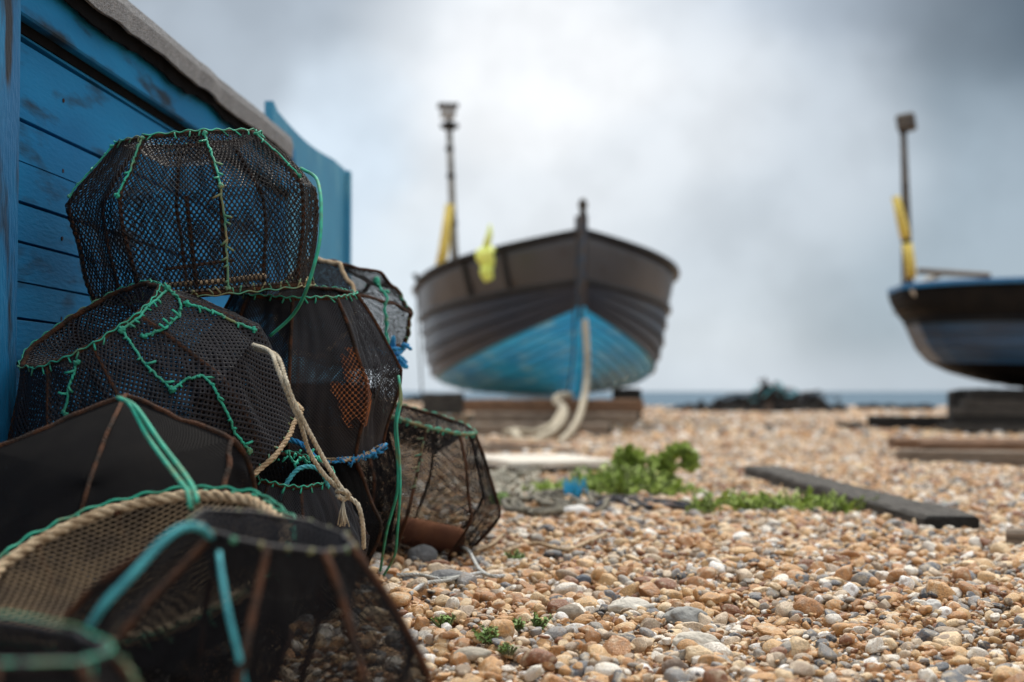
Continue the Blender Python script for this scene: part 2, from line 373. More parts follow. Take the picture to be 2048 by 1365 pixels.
# near shingle: stones dropped one by one onto a height field so they rest on each other
n = 170000; x, y = wedge(n, 1.05, 5.6, -.46, .42)
s = np.clip(.0072 * np.exp(rng.normal(0, .56, n)), .0030, .032)
GR = .008; gx0, gy0 = -3.0, .9; hm = gz(*np.meshgrid(np.arange(gx0, 3.3, GR), np.arange(gy0, 5.9, GR))) - .015
zz = np.zeros(n); order = np.arange(n)
for i in order:
    a = int((x[i] - gx0) / GR); b_ = int((y[i] - gy0) / GR); k = max(1, int(s[i] * .6 / GR))
    sl_ = hm[max(b_ - k, 0):b_ + k + 1, max(a - k, 0):a + k + 1]
    if sl_.size == 0: continue
    base = sl_.mean() if sl_.size > 1 else sl_[0, 0]
    base = min(base, gz(x[i], y[i]) + .016)
    zz[i] = base + s[i] * .30
    top = zz[i] + s[i] * .36
    np.maximum(sl_, top, out=sl_)
rot = np.stack([rng.normal(0, .30, n), rng.normal(0, .30, n), rng.uniform(0, 6.283, n)], 1)
scatter('shingle_pebbles', np.stack([x, y, zz], 1), rot, np.stack([s] * 3, 1) * rng.uniform(.9, 1.1, (n, 3)), rng.integers(0, 18, n), rng.uniform(0, .9999, n), near_st,
        'orange, cream and grey flint pebbles of the near shingle')
nA = 125000; xa, ya = wedge(nA, 5.5, 13.5, -.40, .41); sa = np.clip(.0132 * np.exp(rng.normal(0, .40, nA)), .007, .05)
za = gz(xa, ya) + rng.uniform(-.006, .014, nA)
nB = 64000; xb, yb = wedge(nB, 13.3, 44, -.40, .43); sb = np.clip(.036 * np.exp(rng.normal(0, .35, nB)), .015, .08)
zb = gz(xb, yb) + rng.uniform(-.01, .015, nB)
x = np.r_[xa, xb]; y = np.r_[ya, yb]; s = np.r_[sa, sb]; z = np.r_[za, zb]; n = len(x)
rot = np.stack([rng.normal(0, .3, n), rng.normal(0, .3, n), rng.uniform(0, 6.283, n)], 1)
scatter('distant_shingle_pebbles', np.stack([x, y, z], 1), rot, np.stack([s] * 3, 1), rng.integers(0, 12, n), rng.uniform(0, .9999, n), mid_st,
        'blurred shingle stretching back to the boats and the sea')

# a few larger stones one can point at
def big_stone(u, v, wpx, shape, colr, label, seed, rz=0, flat=.55):
    y = H * F / (v - HV); p = at(u, v, y); r = wpx / F * y / 2
    V, Fs = ico(4); off = np.array([seed * 7.3, 0, 0])
    d = np.array([fbm(tuple(q + off), 1.0, 4) for q in V]); V = V * (1 + shape * d)[:, None] * np.array([1, .72, flat])
    cz, sz = math.cos(rz), math.sin(rz); V = V @ np.array([[cz, sz, 0], [-sz, cz, 0], [0, 0, 1]]) * r
    m = mat('stone_' + str(seed), colr, tuple(c * .65 for c in colr), .7, 14 / r * .05, bump=.5, bscale=120, third=tuple(min(1, c * 1.5) for c in colr), tscale=9)
    o = nbuild('stone', V, Fs, m, smooth=True, k=3); o.location = (p.x, y, float(gz(p.x, y)) + r * flat * .55 + .012)
    tag(o, label, 'stone', 'large stones among the shingle')
big_stone(845, 1128, 62, .10, (.15, .15, .15), 'rounded dark grey stone by the foot of the hanging green cords', 3, .2, .72)
big_stone(893, 1182, 82, .12, (.16, .165, .17), 'long smooth slate grey stone beside the pale rope on the shingle', 5, .1, .5)
big_stone(818, 1180, 44, .10, (.24, .24, .235), 'small light grey oval stone left of the long slate grey one', 8, .3, .6)
big_stone(1165, 1165, 34, .10, (.12, .14, .17), 'small blue grey round pebble alone in the middle shingle', 9, .3, .7)
big_stone(1150, 1048, 58, .22, (.72, .70, .66), 'chalky white angular stone in front of the old rope tangle', 12, .4, .6)
big_stone(1260, 1225, 96, .25, (.62, .58, .50), 'long knobbly white flint lying in the right foreground', 14, .1, .42)
big_stone(1370, 1240, 90, .25, (.30, .30, .28), 'large rough grey flint with pale veins beside the knobbly white flint', 16, .2, .5)
big_stone(1385, 1285, 92, .22, (.60, .55, .46), 'broad cream flint in front of the rough grey flint', 18, -.1, .42)
big_stone(1860, 985 + 250, 40, .15, (.66, .64, .60), 'pale upright flint near the right edge of the shingle', 21, .7, .8)
big_stone(1140, 1245, 56, .15, (.30, .25, .19), 'squat brownish grey cobble right of the small weeds', 24, .3, .7)
big_stone(945, 1330, 76, .10, (.42, .37, .29), 'flat oval stone the colour of sand at the bottom edge', 27, .05, .38)
big_stone(1345, 1352, 54, .12, (.20, .14, .10), 'dark brown round cobble at the bottom edge', 29, .4, .72)

# ------------------------------------------------------------------ hut and panel on the left
WX, WK = -1.134, .058
wdir = Vector((WK, 1, 0)).normalized(); wn = Vector((wdir.y, -wdir.x, 0))          # outward normal of the wall
WR = Matrix((wdir, -wn, Vector((0, 0, 1)))).transposed()                            # local x along the wall, y inward
hut = empty('beach_hut', (WX + WK * 3.0, 3.0, 0), WR)
tag(hut, 'low blue painted timber hut with a grey felt roof behind the stacked pots', 'hut')
def wy(u): return 1.134 / ((1190 - u) / F)
def along(y): return (y - 3.0) / wdir.y
X0, X1 = along(1.2), along(5.24)
bounds = [-.03, .19, .345, .505, .592, .666, .745, .823, .905, .987, 1.147, 1.26]; minor = (.592, .745, .905)
for i in range(len(bounds) - 1):
    b = MB(); z0, z1 = bounds[i] + (.0008 if bounds[i] in minor else .003), bounds[i + 1] - (.0008 if bounds[i + 1] in minor else .003)
    # board with rounded edges and slight waviness, split lengthwise so it is not dead straight
    nseg = 60; V = []; Fs = []
    prof = [(.012, 0), (.002, .004), (0, .012), (0, .988), (.002, .996), (.012, 1)]
    for k in range(nseg + 1):
        xx = X0 + (X1 - X0) * k / nseg
        wv = .0025 * fbm((xx, i * 3.1, 0), 1.3); wz = .0035 * fbm((xx, i * 5.1, 4), 1.1)
        for (dy, t) in prof:
            V.append((xx, dy + wv, z0 + (z1 - z0) * t + wz * (1 if t in (0, .004, .012) else .6)))
        V.append((xx, .03, z1)); V.append((xx, .03, z0))
    m = 8
    for k in range(nseg):
        for q in range(m): Fs.append((k * m + q, k * m + (q + 1) % m, (k + 1) * m + (q + 1) % m, (k + 1) * m + q))
    Fs += [tuple(range(m)), tuple(nseg * m + q for q in range(m))[::-1]]
    b.add(V, Fs); b.build('wall_board', 'wallblue', hut)
MB().box(((X0 + X1) / 2, .55, .58), ((X1 - X0) / 2, .515, .62)).build('back_wall', 'tar', hut)
MB().box((along(2.60), -.014, .60), (.10, .026, .66), bev=.006).build('corner_post', 'postblue', hut)
MB().box(((X0 + X1) / 2, -.016, 1.262), ((X1 - X0) / 2, .014, .083), bev=.004).build('fascia_board', 'wallblue', hut)
# thin black strip that paints in the shadow gap under the fascia
MB().box(((X0 + X1) / 2, -.001, 1.168), ((X1 - X0) / 2, .004, .011)).build('shadow_strip', 'feltedge', hut)
# roof: deck + felt whose edge folds down in waves
b = MB(); ns = 140; V = []; Fs = []
RX0, RX1 = X0, along(5.03)
for k in range(ns + 1):
    xx = RX0 + (RX1 - RX0) * k / ns
    w1 = .010 * fbm((xx, 0, 9), 2.3) + .006 * fbm((xx, 3, 9), 7); w2 = .012 * fbm((xx, 7, 2), 3.1) + .006 * fbm((xx, 7, 5), 9)
    zt = 1.356 + .005 * fbm((xx, 5, 5), 1.6)
    V += [(xx, 1.1, zt + .05), (xx, .3, zt + .014), (xx, -.035, zt + .003), (xx, -.062 + w1 * .5, zt - .008), (xx, -.070 + w1, zt - .035),
          (xx, -.068 + w1, zt - .080 + w2 * .6), (xx, -.060 + w1, zt - .080 + w2 * .6), (xx, -.055, zt - .02), (xx, 1.1, zt + .02)]
m = 9
for k in range(ns):
    for q_ in range(m): Fs.append((k * m + q_, (k + 1) * m + q_, (k + 1) * m + (q_ + 1) % m, k * m + (q_ + 1) % m))
Fs += [tuple(range(m)), tuple(ns * m + q_ for q_ in range(m))[::-1]]
b.add(V, Fs); rf = b.build('roof', 'felt', hut, smooth=False)
b = MB(); V = []; Fs = []                                        # torn under-layer hanging below
for k in range(ns + 1):
    xx = RX0 + (RX1 - RX0 - .02) * k / ns
    w2 = .022 * fbm((xx, 17, 2), 2.4) + .008 * fbm((xx, 7, 35), 11)
    V += [(xx, -.050, 1.33), (xx, -.050 + .006 * fbm((xx, 1, 1), 6), 1.247 + w2), (xx, -.044, 1.247 + w2), (xx, -.044, 1.33)]
for k in range(ns):
    for q_ in range(4): Fs.append((k * 4 + q_, k * 4 + (q_ + 1) % 4, (k + 1) * 4 + (q_ + 1) % 4, (k + 1) * 4 + q_))
b.add(V, Fs); b.build('felt_lining', 'feltedge', rf)
for k, (xx, zz_) in enumerate([(a_, b_) for b_ in (.745 + .03, 1.067, .92, .60) for a_ in (.02, .9, 1.75)]):
    MB().tube([(xx + .01 * (k % 3), .002, zz_ + .004 * (k % 2)), (xx + .01 * (k % 3), -.0015, zz_ + .004 * (k % 2))], .0045, 8).build('nail', 'rust', hut)
# tall blue panel beyond the hut
P0 = Vector((-1.25 + WK * 5.51, 5.51, 0)); pan = empty('blue_wooden_panel', P0, WR)
tag(pan, 'taller blue wooden panel with a dipping top edge beyond the end of the hut roof', 'panel')
LEN = (7.10 - 5.51) / wdir.y
V = []; Fs = []; ns = 40
for k in range(ns + 1):
    t = k / ns; xx = t * LEN; zt = 1.562 - .028 * math.sin(min(t * 1.25, 1) * math.pi) ** 1.0 + (.0 if t > .05 else .02 * (1 - t / .05))
    V += [(xx, 0, -.03), (xx, 0, zt), (xx, .035, zt), (xx, .035, -.03)]
for k in range(ns):
    for q_ in range(4): Fs.append((k * 4 + q_, (k + 1) * 4 + q_, (k + 1) * 4 + (q_ + 1) % 4, k * 4 + (q_ + 1) % 4))
Fs += [(0, 1, 2, 3), tuple(ns * 4 + q_ for q_ in range(4))[::-1]]
b = MB(); b.add(V, Fs); M['panelblue'] = mat('faded_blue_paint', (.045, .27, .44), (.03, .21, .37), .6, 3, (.35, .65), .2, 40, stretch=(1, 1, .6), third=(.10, .32, .45), tscale=6, tspread=(.55, .75))
b.build('board', 'panelblue', pan)
MB().box((LEN + .032, .01, .765), (.03, .035, .795), bev=.006).build('end_post', 'panelblue', pan)
MB().box((LEN / 2, .055, 1.2), (LEN / 2 - .02, .018, .04)).build('rail', 'panelblue', pan)
MB().box((LEN / 2, .055, .4), (LEN / 2 - .02, .018, .04)).build('rail', 'panelblue', pan)

# ------------------------------------------------------------------ pots
class Pot:
    """netted pot: base ring, kinked ribs, top ring; net stretched over it"""
    def __init__(s, label, centre, axis, spin, rb, rm, rt, hm, h, nr, group='netted fishing pots piled by the hut', poly=.96, sag=0.009, seed=0, name='fishing_pot'):
        ax = Vector(axis).normalized(); ref = Vector((1, 0, 0)) if abs(ax.x) < .9 else Vector((0, 1, 0))
        xx = (ref - ax * ref.dot(ax)).normalized(); yy = ax.cross(xx)
        rot = Matrix((xx, yy, ax)).transposed() @ Matrix.Rotation(R(spin), 3, 'Z')
        s.root = empty(name, Vector(centre) - rot @ Vector((0, 0, h / 2)), rot); tag(s.root, label, 'fishing pot', group)
        s.rb, s.rm, s.rt, s.hm, s.h, s.nr, s.poly, s.sag, s.seed = rb, rm, rt, hm, h, nr, poly, sag, seed
        s.mw = s.root.matrix_world.copy()
        r = np.random.default_rng(seed); s.wob = r.normal(0, .022, nr)
    def fac(s, th):
        k = 2 * math.pi / s.nr; ph = np.mod(th, k) - k / 2
        return 1 - s.poly * (1 - math.cos(k / 2) / np.cos(ph))
    def P(s, th, u, push=0.):
        th = np.asarray(th, float); u = np.asarray(u, float)
        l1 = math.hypot(s.rm - s.rb, s.hm); l2 = math.hypot(s.rm - s.rt, s.h - s.hm); um = l1 / (l1 + l2)
        t1 = np.clip(u / um, 0, 1); t2 = np.clip((u - um) / (1 - um), 0, 1)
        r = np.where(u < um, s.rb + (s.rm - s.rb) * t1, s.rm + (s.rt - s.rm) * t2)
        z = np.where(u < um, s.hm * t1, s.hm + (s.h - s.hm) * t2)
        soft = np.exp(-((u - um) / .07) ** 2) * .004
        k = 2 * math.pi / s.nr; cf = np.sin(np.mod(th, k) / k * math.pi)
        w = np.interp(np.mod(th, 2 * math.pi) / k, np.arange(s.nr + 1), np.append(s.wob, s.wob[0]))
        r = r * s.fac(th) * (1 + w * np.sin(np.clip(u, 0, 1) * 2.6)) - soft - s.sag * cf * np.sin(np.clip(u, 0, 1) * math.pi) * (1 + .35 * np.sin(th * 3 + s.seed))
        r = r + .0026 * np.sin(th * 17 + u * 9 + s.seed) * np.sin(th * 5 + s.seed) + .0026 * np.sin(th * 7 - u * 13 + np.sin(th * 3) * 2) + .0022 * np.sin(th * 41 + np.sin(u * 6) * 3) * np.sin(u * 3.14) * np.sin(th * 3 + s.seed * 2) + push
        return np.stack([r * np.cos(th), r * np.sin(th), z], -1)
    def net(s, cell, cellh, frac, m, name='side_net', u0=0., u1=1., oval=True, th0=0, th1=None, skip=None, push=0.):
        full = th1 is None; th1 = 2 * math.pi if full else th1
        circ = (th1 - th0) * s.rm * .95; ln = (math.hypot(s.rm - s.rb, s.hm) + math.hypot(s.rm - s.rt, s.h - s.hm)) * (u1 - u0)
        NA = max(4, int(circ / cell)); NB = max(2, int(ln / cellh))
        f = lambda a, b: s.P(th0 + a / NA * (th1 - th0), u0 + np.clip(b, 0, NB) / NB * (u1 - u0), push)
        return lattice(f, NA, NB, frac, m, name, s.root, oval, skip=skip)
    def topnet(s, ropen, cell, frac, m, z=None, name='top_net', drop=0., dome=0.):
        z0 = s.h if z is None else z; rt = s.rt if z is None else s.rb
        NA = max(8, int(2 * math.pi * rt * .8 / cell)); NB = max(2, int((rt - ropen) / cell))
        def f(a, b):
            th = a / NA * 2 * math.pi; t = np.clip(b, 0, NB) / NB; r = (rt + (ropen - rt) * t) * (1 + (s.fac(th) - 1) * (1 - t))
            zz = z0 - drop * t ** 1.3 + dome * np.sin(t * 1.57)
            return np.stack([r * np.cos(th), r * np.sin(th), zz + 0 * th], -1)
        return lattice(f, NA, NB, frac, m, name, s.root, False)
    def disc(s, rad, z, cell, frac, m, name='base_net', bulge=0., cellh=None):
        cellh = cellh or cell; nA = int(2 * rad / cell); nB = int(2 * rad / cellh)
        def f(a, b):
            x = -rad + a * cell; y = -rad + b * cellh; rr = np.sqrt(x * x + y * y)
            sc = np.where(rr > rad, rad / np.maximum(rr, 1e-6), 1)
            return np.stack([x * sc, y * sc, z + bulge * (1 - np.clip(rr / rad, 0, 1) ** 2)], -1)
        keep = lambda a, b: np.hypot(-rad + a * cell, -rad + b * cellh) < rad
        return lattice(f, nA, nB, frac, m, name, s.root, False, keep=keep)
    def ring(s, u, r, m, name, push=0., parent=None):
        th = np.linspace(0, 2 * math.pi, 97)[:-1]
        b = MB().tube(s.P(th, np.full(96, u), push), r, 7, closed=True); return b.build(name, m, parent or s.root, True)
    def ropering(s, u, r, m, name='rim_rope', push=0.):
        th = np.linspace(0, 2 * math.pi, 61)[:-1]; P = s.P(th, np.full(60, u), push)
        return rope_mb([tuple(p) for p in P], r, closed=True).build(name, m, s.root, True)
    def whip(s, u, m, n=40, r=.003, name='rim_lacing', push=.0, size=.011, th0=0, th1=6.283):
        r *= .85; size *= .72
        """twine looped round a ring, running on between the loops"""
        b = MB(); th = np.linspace(th0, th1, n * 6 + 1); zig = (np.arange(len(th)) % 6)
        P = s.P(th, np.full(len(th), u), push + size * .4)
        P[:, 2] += np.where(u > .5, size * .5, -size * .5) + .002 * np.sin(th * 31)
        b.tube(P, r * .8, 4)
        rr = np.random.default_rng(s.seed + 5)
        for k in range(n):
            t = th0 + (k + .5 + rr.uniform(-.35, .35)) / n * (th1 - th0); ln = size * rr.uniform(.9, 2.0); sg = -1 if u > .5 else 1
            du = ln / (s.h + .1); tt = t + rr.uniform(-.06, .06)
            a_ = s.P(t, u, push + size * .3); c_ = s.P(tt, u + sg * du, push + r * .8); o_ = s.P(t, u, push - size * .2); o_[2] -= sg * size * .45; a_[2] -= sg * size * .15
            b.tube([o_, a_, (a_ + c_) / 2 + (a_ - o_) * .12, c_], r * rr.uniform(.8, 1.1), 4)
        return b.build(name, m, s.root, True)
    def ribs(s, r, m, push=-.005, name='rib', hidden=True):
        k = 2 * math.pi / s.nr; us = np.linspace(0, 1, 22)
        for i in range(s.nr):
            MB().tube(s.P(np.full(22, i * k), us, push), r, 6).build(name, m, s.root, True)
    def seam(s, pts, m='green', r=.0028, tick=.012, gap=.03, name='twine_seam', knot=True, push=.004):
        """twine stitched along (theta, u) points with side stitches"""
        A = np.array(pts, float); Q = []; 
        for i in range(len(A) - 1):
            n = 14
            for j in range(n): Q.append(A[i] + (A[i + 1] - A[i]) * j / n)
        Q.append(A[-1]); Q = np.array(Q); rr = np.random.default_rng(int(abs(A.sum()) * 1000) % 9999)
        P = s.P(Q[:, 0], Q[:, 1], push) + rr.normal(0, .0008, (len(Q), 3)); b = MB().tube(P, r, 5)
        d = np.concatenate([[0], np.cumsum(np.linalg.norm(np.diff(P, axis=0), axis=1))]); t = gap * .5; sd_ = 1
        while t < d[-1]:
            i = int(np.searchsorted(d, t)); i = min(max(i, 1), len(P) - 1); p = P[i]; T = P[i] - P[i - 1]; T /= np.linalg.norm(T) + 1e-9
            nrm = np.array([p[0], p[1], 0]) / (math.hypot(p[0], p[1]) + 1e-9); S = np.cross(T, nrm) * sd_ + T * .5
            S /= np.linalg.norm(S); e = p + S * tick * rr.uniform(.35, 1.7)
            b.tube([p + nrm * r, (p + e) / 2 + nrm * r * 1.2, e], r * .9, 4); t += gap * rr.uniform(.45, 1.6); sd_ = -sd_ if rr.random() < .6 else sd_
        if knot:
            for q_ in (0, -1):
                c = P[q_]
                for _ in range(5):
                    a = rr.normal(0, 1, 3); a /= np.linalg.norm(a); b.tube([c - a * r * 2.2, c + a * r * 2.6], r * 1.1, 5)
        return b.build(name, m, s.root, True)
    def hit(s, u, v):
        """nearest point of the surface seen at that place of the picture"""
        if not hasattr(s, '_g'):
            th, uu = np.meshgrid(np.linspace(0, PI2, 361), np.linspace(0, 1, 81)); Pl = s.P(th, uu).reshape(-1, 3)
            m = np.array(s.mw); W = Pl @ m[:3, :3].T + m[:3, 3]
            s._g = (th.ravel(), uu.ravel(), CX + W[:, 0] / W[:, 1] * F, HV - (W[:, 2] - H) / W[:, 1] * F, W[:, 1])
        th, uu, pu, pv, y = s._g; d = np.hypot(pu - u, pv - v); k = d < d.min() + 5
        j = np.where(k)[0][np.argmin(y[k])]; return float(th[j]), float(uu[j])
    def seam_px(s, pts, **k):
        A_ = [s.hit(*p) for p in pts]; B_ = [A_[0]]
        for t, u in A_[1:]:
            while t - B_[-1][0] > math.pi: t -= PI2
            while t - B_[-1][0] < -math.pi: t += PI2
            B_.append((t, u))
        return s.seam(B_, **k)
    def surf(s, u, v, off=.006):
        s.hit(u, v); g_ = s._g; k = np.hypot(g_[2] - u, g_[3] - v) < 12
        return (u, v, float(g_[4][k].min()) - off)
    def local(s, p): return s.mw.inverted() @ Vector(p)
def lattice(f, NA, NB, frac, m, name, parent, oval, skip=None, keep=None):
    i, j = np.meshgrid(np.arange(NA), np.arange(2 * NB + 1)); ca = (i + .5 * (j % 2)).ravel().astype(float); cb = (j * .5).ravel()
    if skip is not None: k = ~skip(ca / NA, cb / NB); ca, cb = ca[k], cb[k]
    if keep is not None: k = keep(ca, cb); ca, cb = ca[k], cb[k]
    if oval:
        oa = np.array([.5, .25, 0, -.25, -.5, -.25, 0, .25]); ob = np.array([0, .25, .5, .25, 0, -.25, -.5, -.25])
        ang = np.arange(8) * math.pi / 4; ha = .40 * frac * np.cos(ang) * 1.0; hb = .40 * frac * np.sin(ang)
        K = 8
    else:
        oa = np.array([.5, 0, -.5, 0]); ob = np.array([0, .5, 0, -.5]); ha = oa * frac; hb = ob * frac; K = 4
    O = f(ca[:, None] + oa, cb[:, None] + ob); Hh = f(ca[:, None] + ha, cb[:, None] + hb)
    # ridge: strand crest stands a little above the hole edge
    ctr = O.mean(1, keepdims=True); e1 = O[:, 0] - O[:, K // 2]; e2 = O[:, K // 4] - O[:, 3 * K // 4]; nr = np.cross(e1, e2)
    ln = np.linalg.norm(nr, axis=1, keepdims=True); nr = nr / np.maximum(ln, 1e-12); O = O + nr[:, None] * np.sqrt(np.maximum(ln, 1e-12))[:, None] * .10
    n = len(ca); V = np.concatenate([O, Hh], 1).reshape(-1, 3); base = (np.arange(n) * 2 * K)[:, None]; k0 = np.arange(K); k1 = (k0 + 1) % K
    Q = np.stack([base + k0, base + k1, base + K + k1, base + K + k0], -1).reshape(-1, 4)
    return nbuild(name, V, Q, m, parent)

PI2 = 2 * math.pi
def kth(p, i): return i * PI2 / p.nr

# topmost pot
A = Pot('topmost wide open-mesh pot, the blue hut showing through its black netting', at(395, 432, 2.95), (-.09, -.10, 1), 22.5, .228, .262, .15, .200, .318, 8, seed=1, sag=0.007)
A.net(.0118, .0150, .70, 'net'); A.ribs(.0042, 'rust'); A.ring(1, .005, 'rust', 'top_ring', -.004); A.ring(0, .007, 'rust', 'base_ring', -.004)
A.disc(.225, .004, .013, .78, 'net'); A.topnet(.06, .013, .72, 'net', drop=.05)
A.whip(1, 'green', 26, .0022); A.whip(0, 'oldgreen', 64, .0024, size=.012)
A.seam([(R(225), .985), (R(226), .8), (R(225), .56)], r=.0022); A.seam([(R(270), .985), (R(271), .8), (R(270), .56)], r=.0024)
A.seam([(R(270), .56), (R(271), .3), (R(270), .02)], m='oldgreen', r=.0024, gap=.026); A.seam([(R(315), .98), (R(315), .62)], r=.002)
A.seam([(R(180), .98), (R(180), .62)], r=.002)
MB().tube([(-.03, -.06, .01), (-.03, -.05, .20)], .005, 6).build('inner_bar', 'rust', A.root)
MB().tube([(-.09, -.08, .055), (.06, -.02, .062)], .004, 6).build('inner_bar', 'rust', A.root)
cord_mb([(-.12, .02, .02), (-.05, -.05, .022), (.03, -.02, .02), (.10, -.06, .024), (.12, .03, .02), (.02, .06, .021)], .006).build('rope_remnant', 'tan', A.root, True)

# second pot of the pile
B = Pot('large tilted pot patched with bright green zigzag stitching under the topmost pot', at(280, 797, 2.72), (-.43, -.40, .81), 8, .250, .272, .146, .187, .34, 9, seed=2, sag=0.005, poly=.6)
B.net(.0132, .0138, .50, 'netgrey'); B.ribs(.005, 'rust'); B.ring(1, .0055, 'rust', 'top_ring', -.003); B.ring(0, .007, 'rust', 'base_ring', -.004)
B.disc(.245, .004, .012, .6, 'netgrey'); B.topnet(.07, .0115, .62, 'netgrey', drop=.05)
B.whip(1, 'green', 30, .0023); B.whip(0, 'oldgreen', 60, .0024); B.ropering(0, .0055, 'tan', 'base_rope', .004)
for pts in ([(150, 722), (142, 765), (134, 820)], [(245, 655), (285, 720), (345, 775)], [(345, 775), (375, 755), (402, 745), (440, 800), (470, 870), (500, 905)],
            [(335, 565), (362, 610), (360, 630), (325, 655), (285, 670)], [(375, 607), (430, 625), (505, 660)], [(245, 655), (300, 610), (333, 570)]):
    B.seam_px(pts, r=.0027)

# fine mesh pot with the hole
Cp = Pot('fine-mesh black pot with an orange net patch and a torn hole in its side', at(588, 738, 3.12), (.04, -.17, 1), 6, .198, .228, .130, .170, .335, 8, seed=3, sag=0.009)
hole_c = Cp.hit(748, 768); g_ = Cp._g; k_ = np.hypot(g_[2] - 745, g_[3] - 762) < 12; j_ = np.where(k_)[0][np.argmax(g_[4][k_])]; far_c = (float(g_[0][j_]), float(g_[1][j_])); pc = Cp.hit(700, 775)
def hole(a, b):
    th = a * PI2; dt = (th - hole_c[0] + math.pi) % PI2 - math.pi; du = b - hole_c[1]
    near = (np.abs(dt) < .16) & (np.abs(du) < .11 * (1 + dt / .16) * .5)
    df = (th - far_c[0] + math.pi) % PI2 - math.pi
    return near | ((np.abs(df) < .11) & (np.abs(b - far_c[1]) < .08))
Cp.net(.0078, .0080, .43, 'netgrey', oval=False, skip=hole); Cp.ribs(.0042, 'rust', push=.001)
Cp.net(.010, .011, .90, 'netgrey', 'mended_net', hole_c[1] - .10, hole_c[1] + .09, oval=False, th0=hole_c[0] - .20, th1=hole_c[0] + .18, push=-.004)
Cp.ring(1, .005, 'rust', 'top_ring', -.002); Cp.ring(0, .006, 'rust', 'base_ring', -.002); Cp.topnet(.06, .0075, .45, 'netfine', drop=.045)
Cp.disc(.195, .004, .0075, .5, 'netfine'); Cp.whip(1, 'green', 30, .0024); Cp.ropering(0, .006, 'tan', 'base_rope', .003)
def patch(a, b):
    x = (a - .5) * 2; y = (b - .5) * 2
    return (x + .55 * y + .55 > 0) & (x + .3 * y - .60 < 0) & ((x > -.1) | (y < .1)) & (np.sin(a * 21 + b * 17) * .15 + np.abs(y) < .92)
Cp.net(.0105, .0125, .86, 'netorange', 'orange_net_patch', pc[1] - .24, pc[1] + .25, th0=pc[0] - .34, th1=pc[0] + .34, skip=lambda a, b: ~patch(a, b), push=.006)
b = MB(); rr = np.random.default_rng(4)
t0 = Cp.hit(640, 900)[0]
for k in range(46):
    t = t0 - .5 + 1.75 * k / 46; p = Cp.P(t, 0., .006); q_ = p + rr.normal(0, .006, 3) + np.array([0, 0, -.006])
    b.tube([p + rr.normal(0, .004, 3), (p + q_) / 2 + rr.normal(0, .006, 3), q_], .0024, 4)
th = np.linspace(t0 - .7, t0 + 1.3, 60); P_ = Cp.P(th, np.zeros(60), .004) + rr.normal(0, .0025, (60, 3)); b.tube(P_, .0036, 5)
b.build('blue_rope_fringe', 'bluerope', Cp.root, True)

# pot behind with the tan hoop
D = Pot('pot on its side at the back with a tan cane hoop and grey netting', at(692, 634, 3.72), (-.48, -.86, .12), 10, .115, .145, .125, .13, .27, 8, seed=4, sag=0.005)
D.net(.0075, .0085, .66, 'netfine', oval=False); D.ribs(.0045, 'rust', push=.001); D.ring(0, .006, 'rust', 'base_ring'); D.ring(1, .006, 'tan', 'cane_hoop', .003)
D.disc(.122, D.h - .002, .0072, .4, 'netgrey', 'end_net', .05); D.disc(.110, .004, .0085, .7, 'netfine'); D.whip(0, 'green', 26, .003)
D.seam_px([(755, 560), (770, 620), (778, 690)], r=.004)
K = Pot('plain dark pot on the shingle hidden low behind the fine-mesh pot', at(640, 925, 3.78), (.05, .02, 1), 3, .20, .225, .14, .17, .40, 8, seed=5)
K.net(.009, .010, .6, 'netfine', oval=False); K.ribs(.005, 'rust'); K.ring(1, .005, 'rust', 'top_ring'); K.ring(0, .006, 'rust', 'base_ring'); K.topnet(.05, .009, .5, 'netfine', drop=.05)

# right hand pot with the terracotta weight
E = Pot('slumped pot right of the pile with a terracotta weight inside', at(812, 966, 3.92), (.27, -.10, .95), -3, .200, .272, .145, .175, .37, 9, seed=6, sag=0.008)
E.net(.0150, .0072, .66, 'netfine', oval=False); E.ribs(.0048, 'rust', push=.001); E.ring(1, .006, 'rust', 'top_ring'); E.ring(0, .006, 'rust', 'base_ring')
E.topnet(.06, .011, .6, 'net', drop=.08); E.disc(.19, .004, .012, .6, 'net'); E.whip(1, 'green', 34, .0035); E.ropering(1, .005, 'oldgreen', 'rim_rope', .004)
for k in range(3): E.seam([(kth(E, k + 5), .98), (kth(E, k + 5), .60)], m='oldgreen', r=.002)
e0 = E.local(at(800, 1058, 3.86)); e1 = E.local(at(926, 1082, 3.90)); b = MB()
AX = [e0 + (e1 - e0) * (i / 14) for i in range(15)]; b.tube(AX, [.030, .036] + [.038] * 11 + [.036, .028], 20); b.build('terracotta_weight', 'terra', E.root, True)
MB().tube([E.local(at(800, 1058, 3.86)) + Vector((-.004, 0, .0)), E.local(at(790, 1055, 3.86))], .018, 12).build('weight_plug', 'tar', E.root, True)

# low pots under the fine-mesh pot
F1 = Pot('low black pot with a dark mouth and turquoise rope loop under the fine-mesh pot', at(560, 1052, 2.76), (.20, -.30, 1), 15, .165, .182, .088, .11, .235, 9, seed=7, sag=0.005)
F1.net(.0075, .0072, .45, 'netgrey', oval=False); F1.ribs(.0045, 'rust'); F1.ring(1, .0045, 'rust', 'top_ring'); F1.ring(0, .006, 'rust', 'base_ring'); F1.topnet(.055, .008, .4, 'netfine', drop=.09)
F1.whip(1, 'green', 26, .0022)
F2 = Pot('half-hidden fine-mesh pot with rusty ribs behind the low open-mouthed pot', at(606, 1010, 3.18), (.10, -.05, 1), 28, .165, .188, .10, .12, .27, 8, seed=8, sag=0.005)
F2.net(.0066, .0070, .45, 'netfine', oval=False); F2.ribs(.0045, 'rust', push=.001); F2.ring(1, .0045, 'rust', 'top_ring'); F2.ring(0, .006, 'rust', 'base_ring'); F2.topnet(.05, .008, .5, 'netfine', drop=.04)

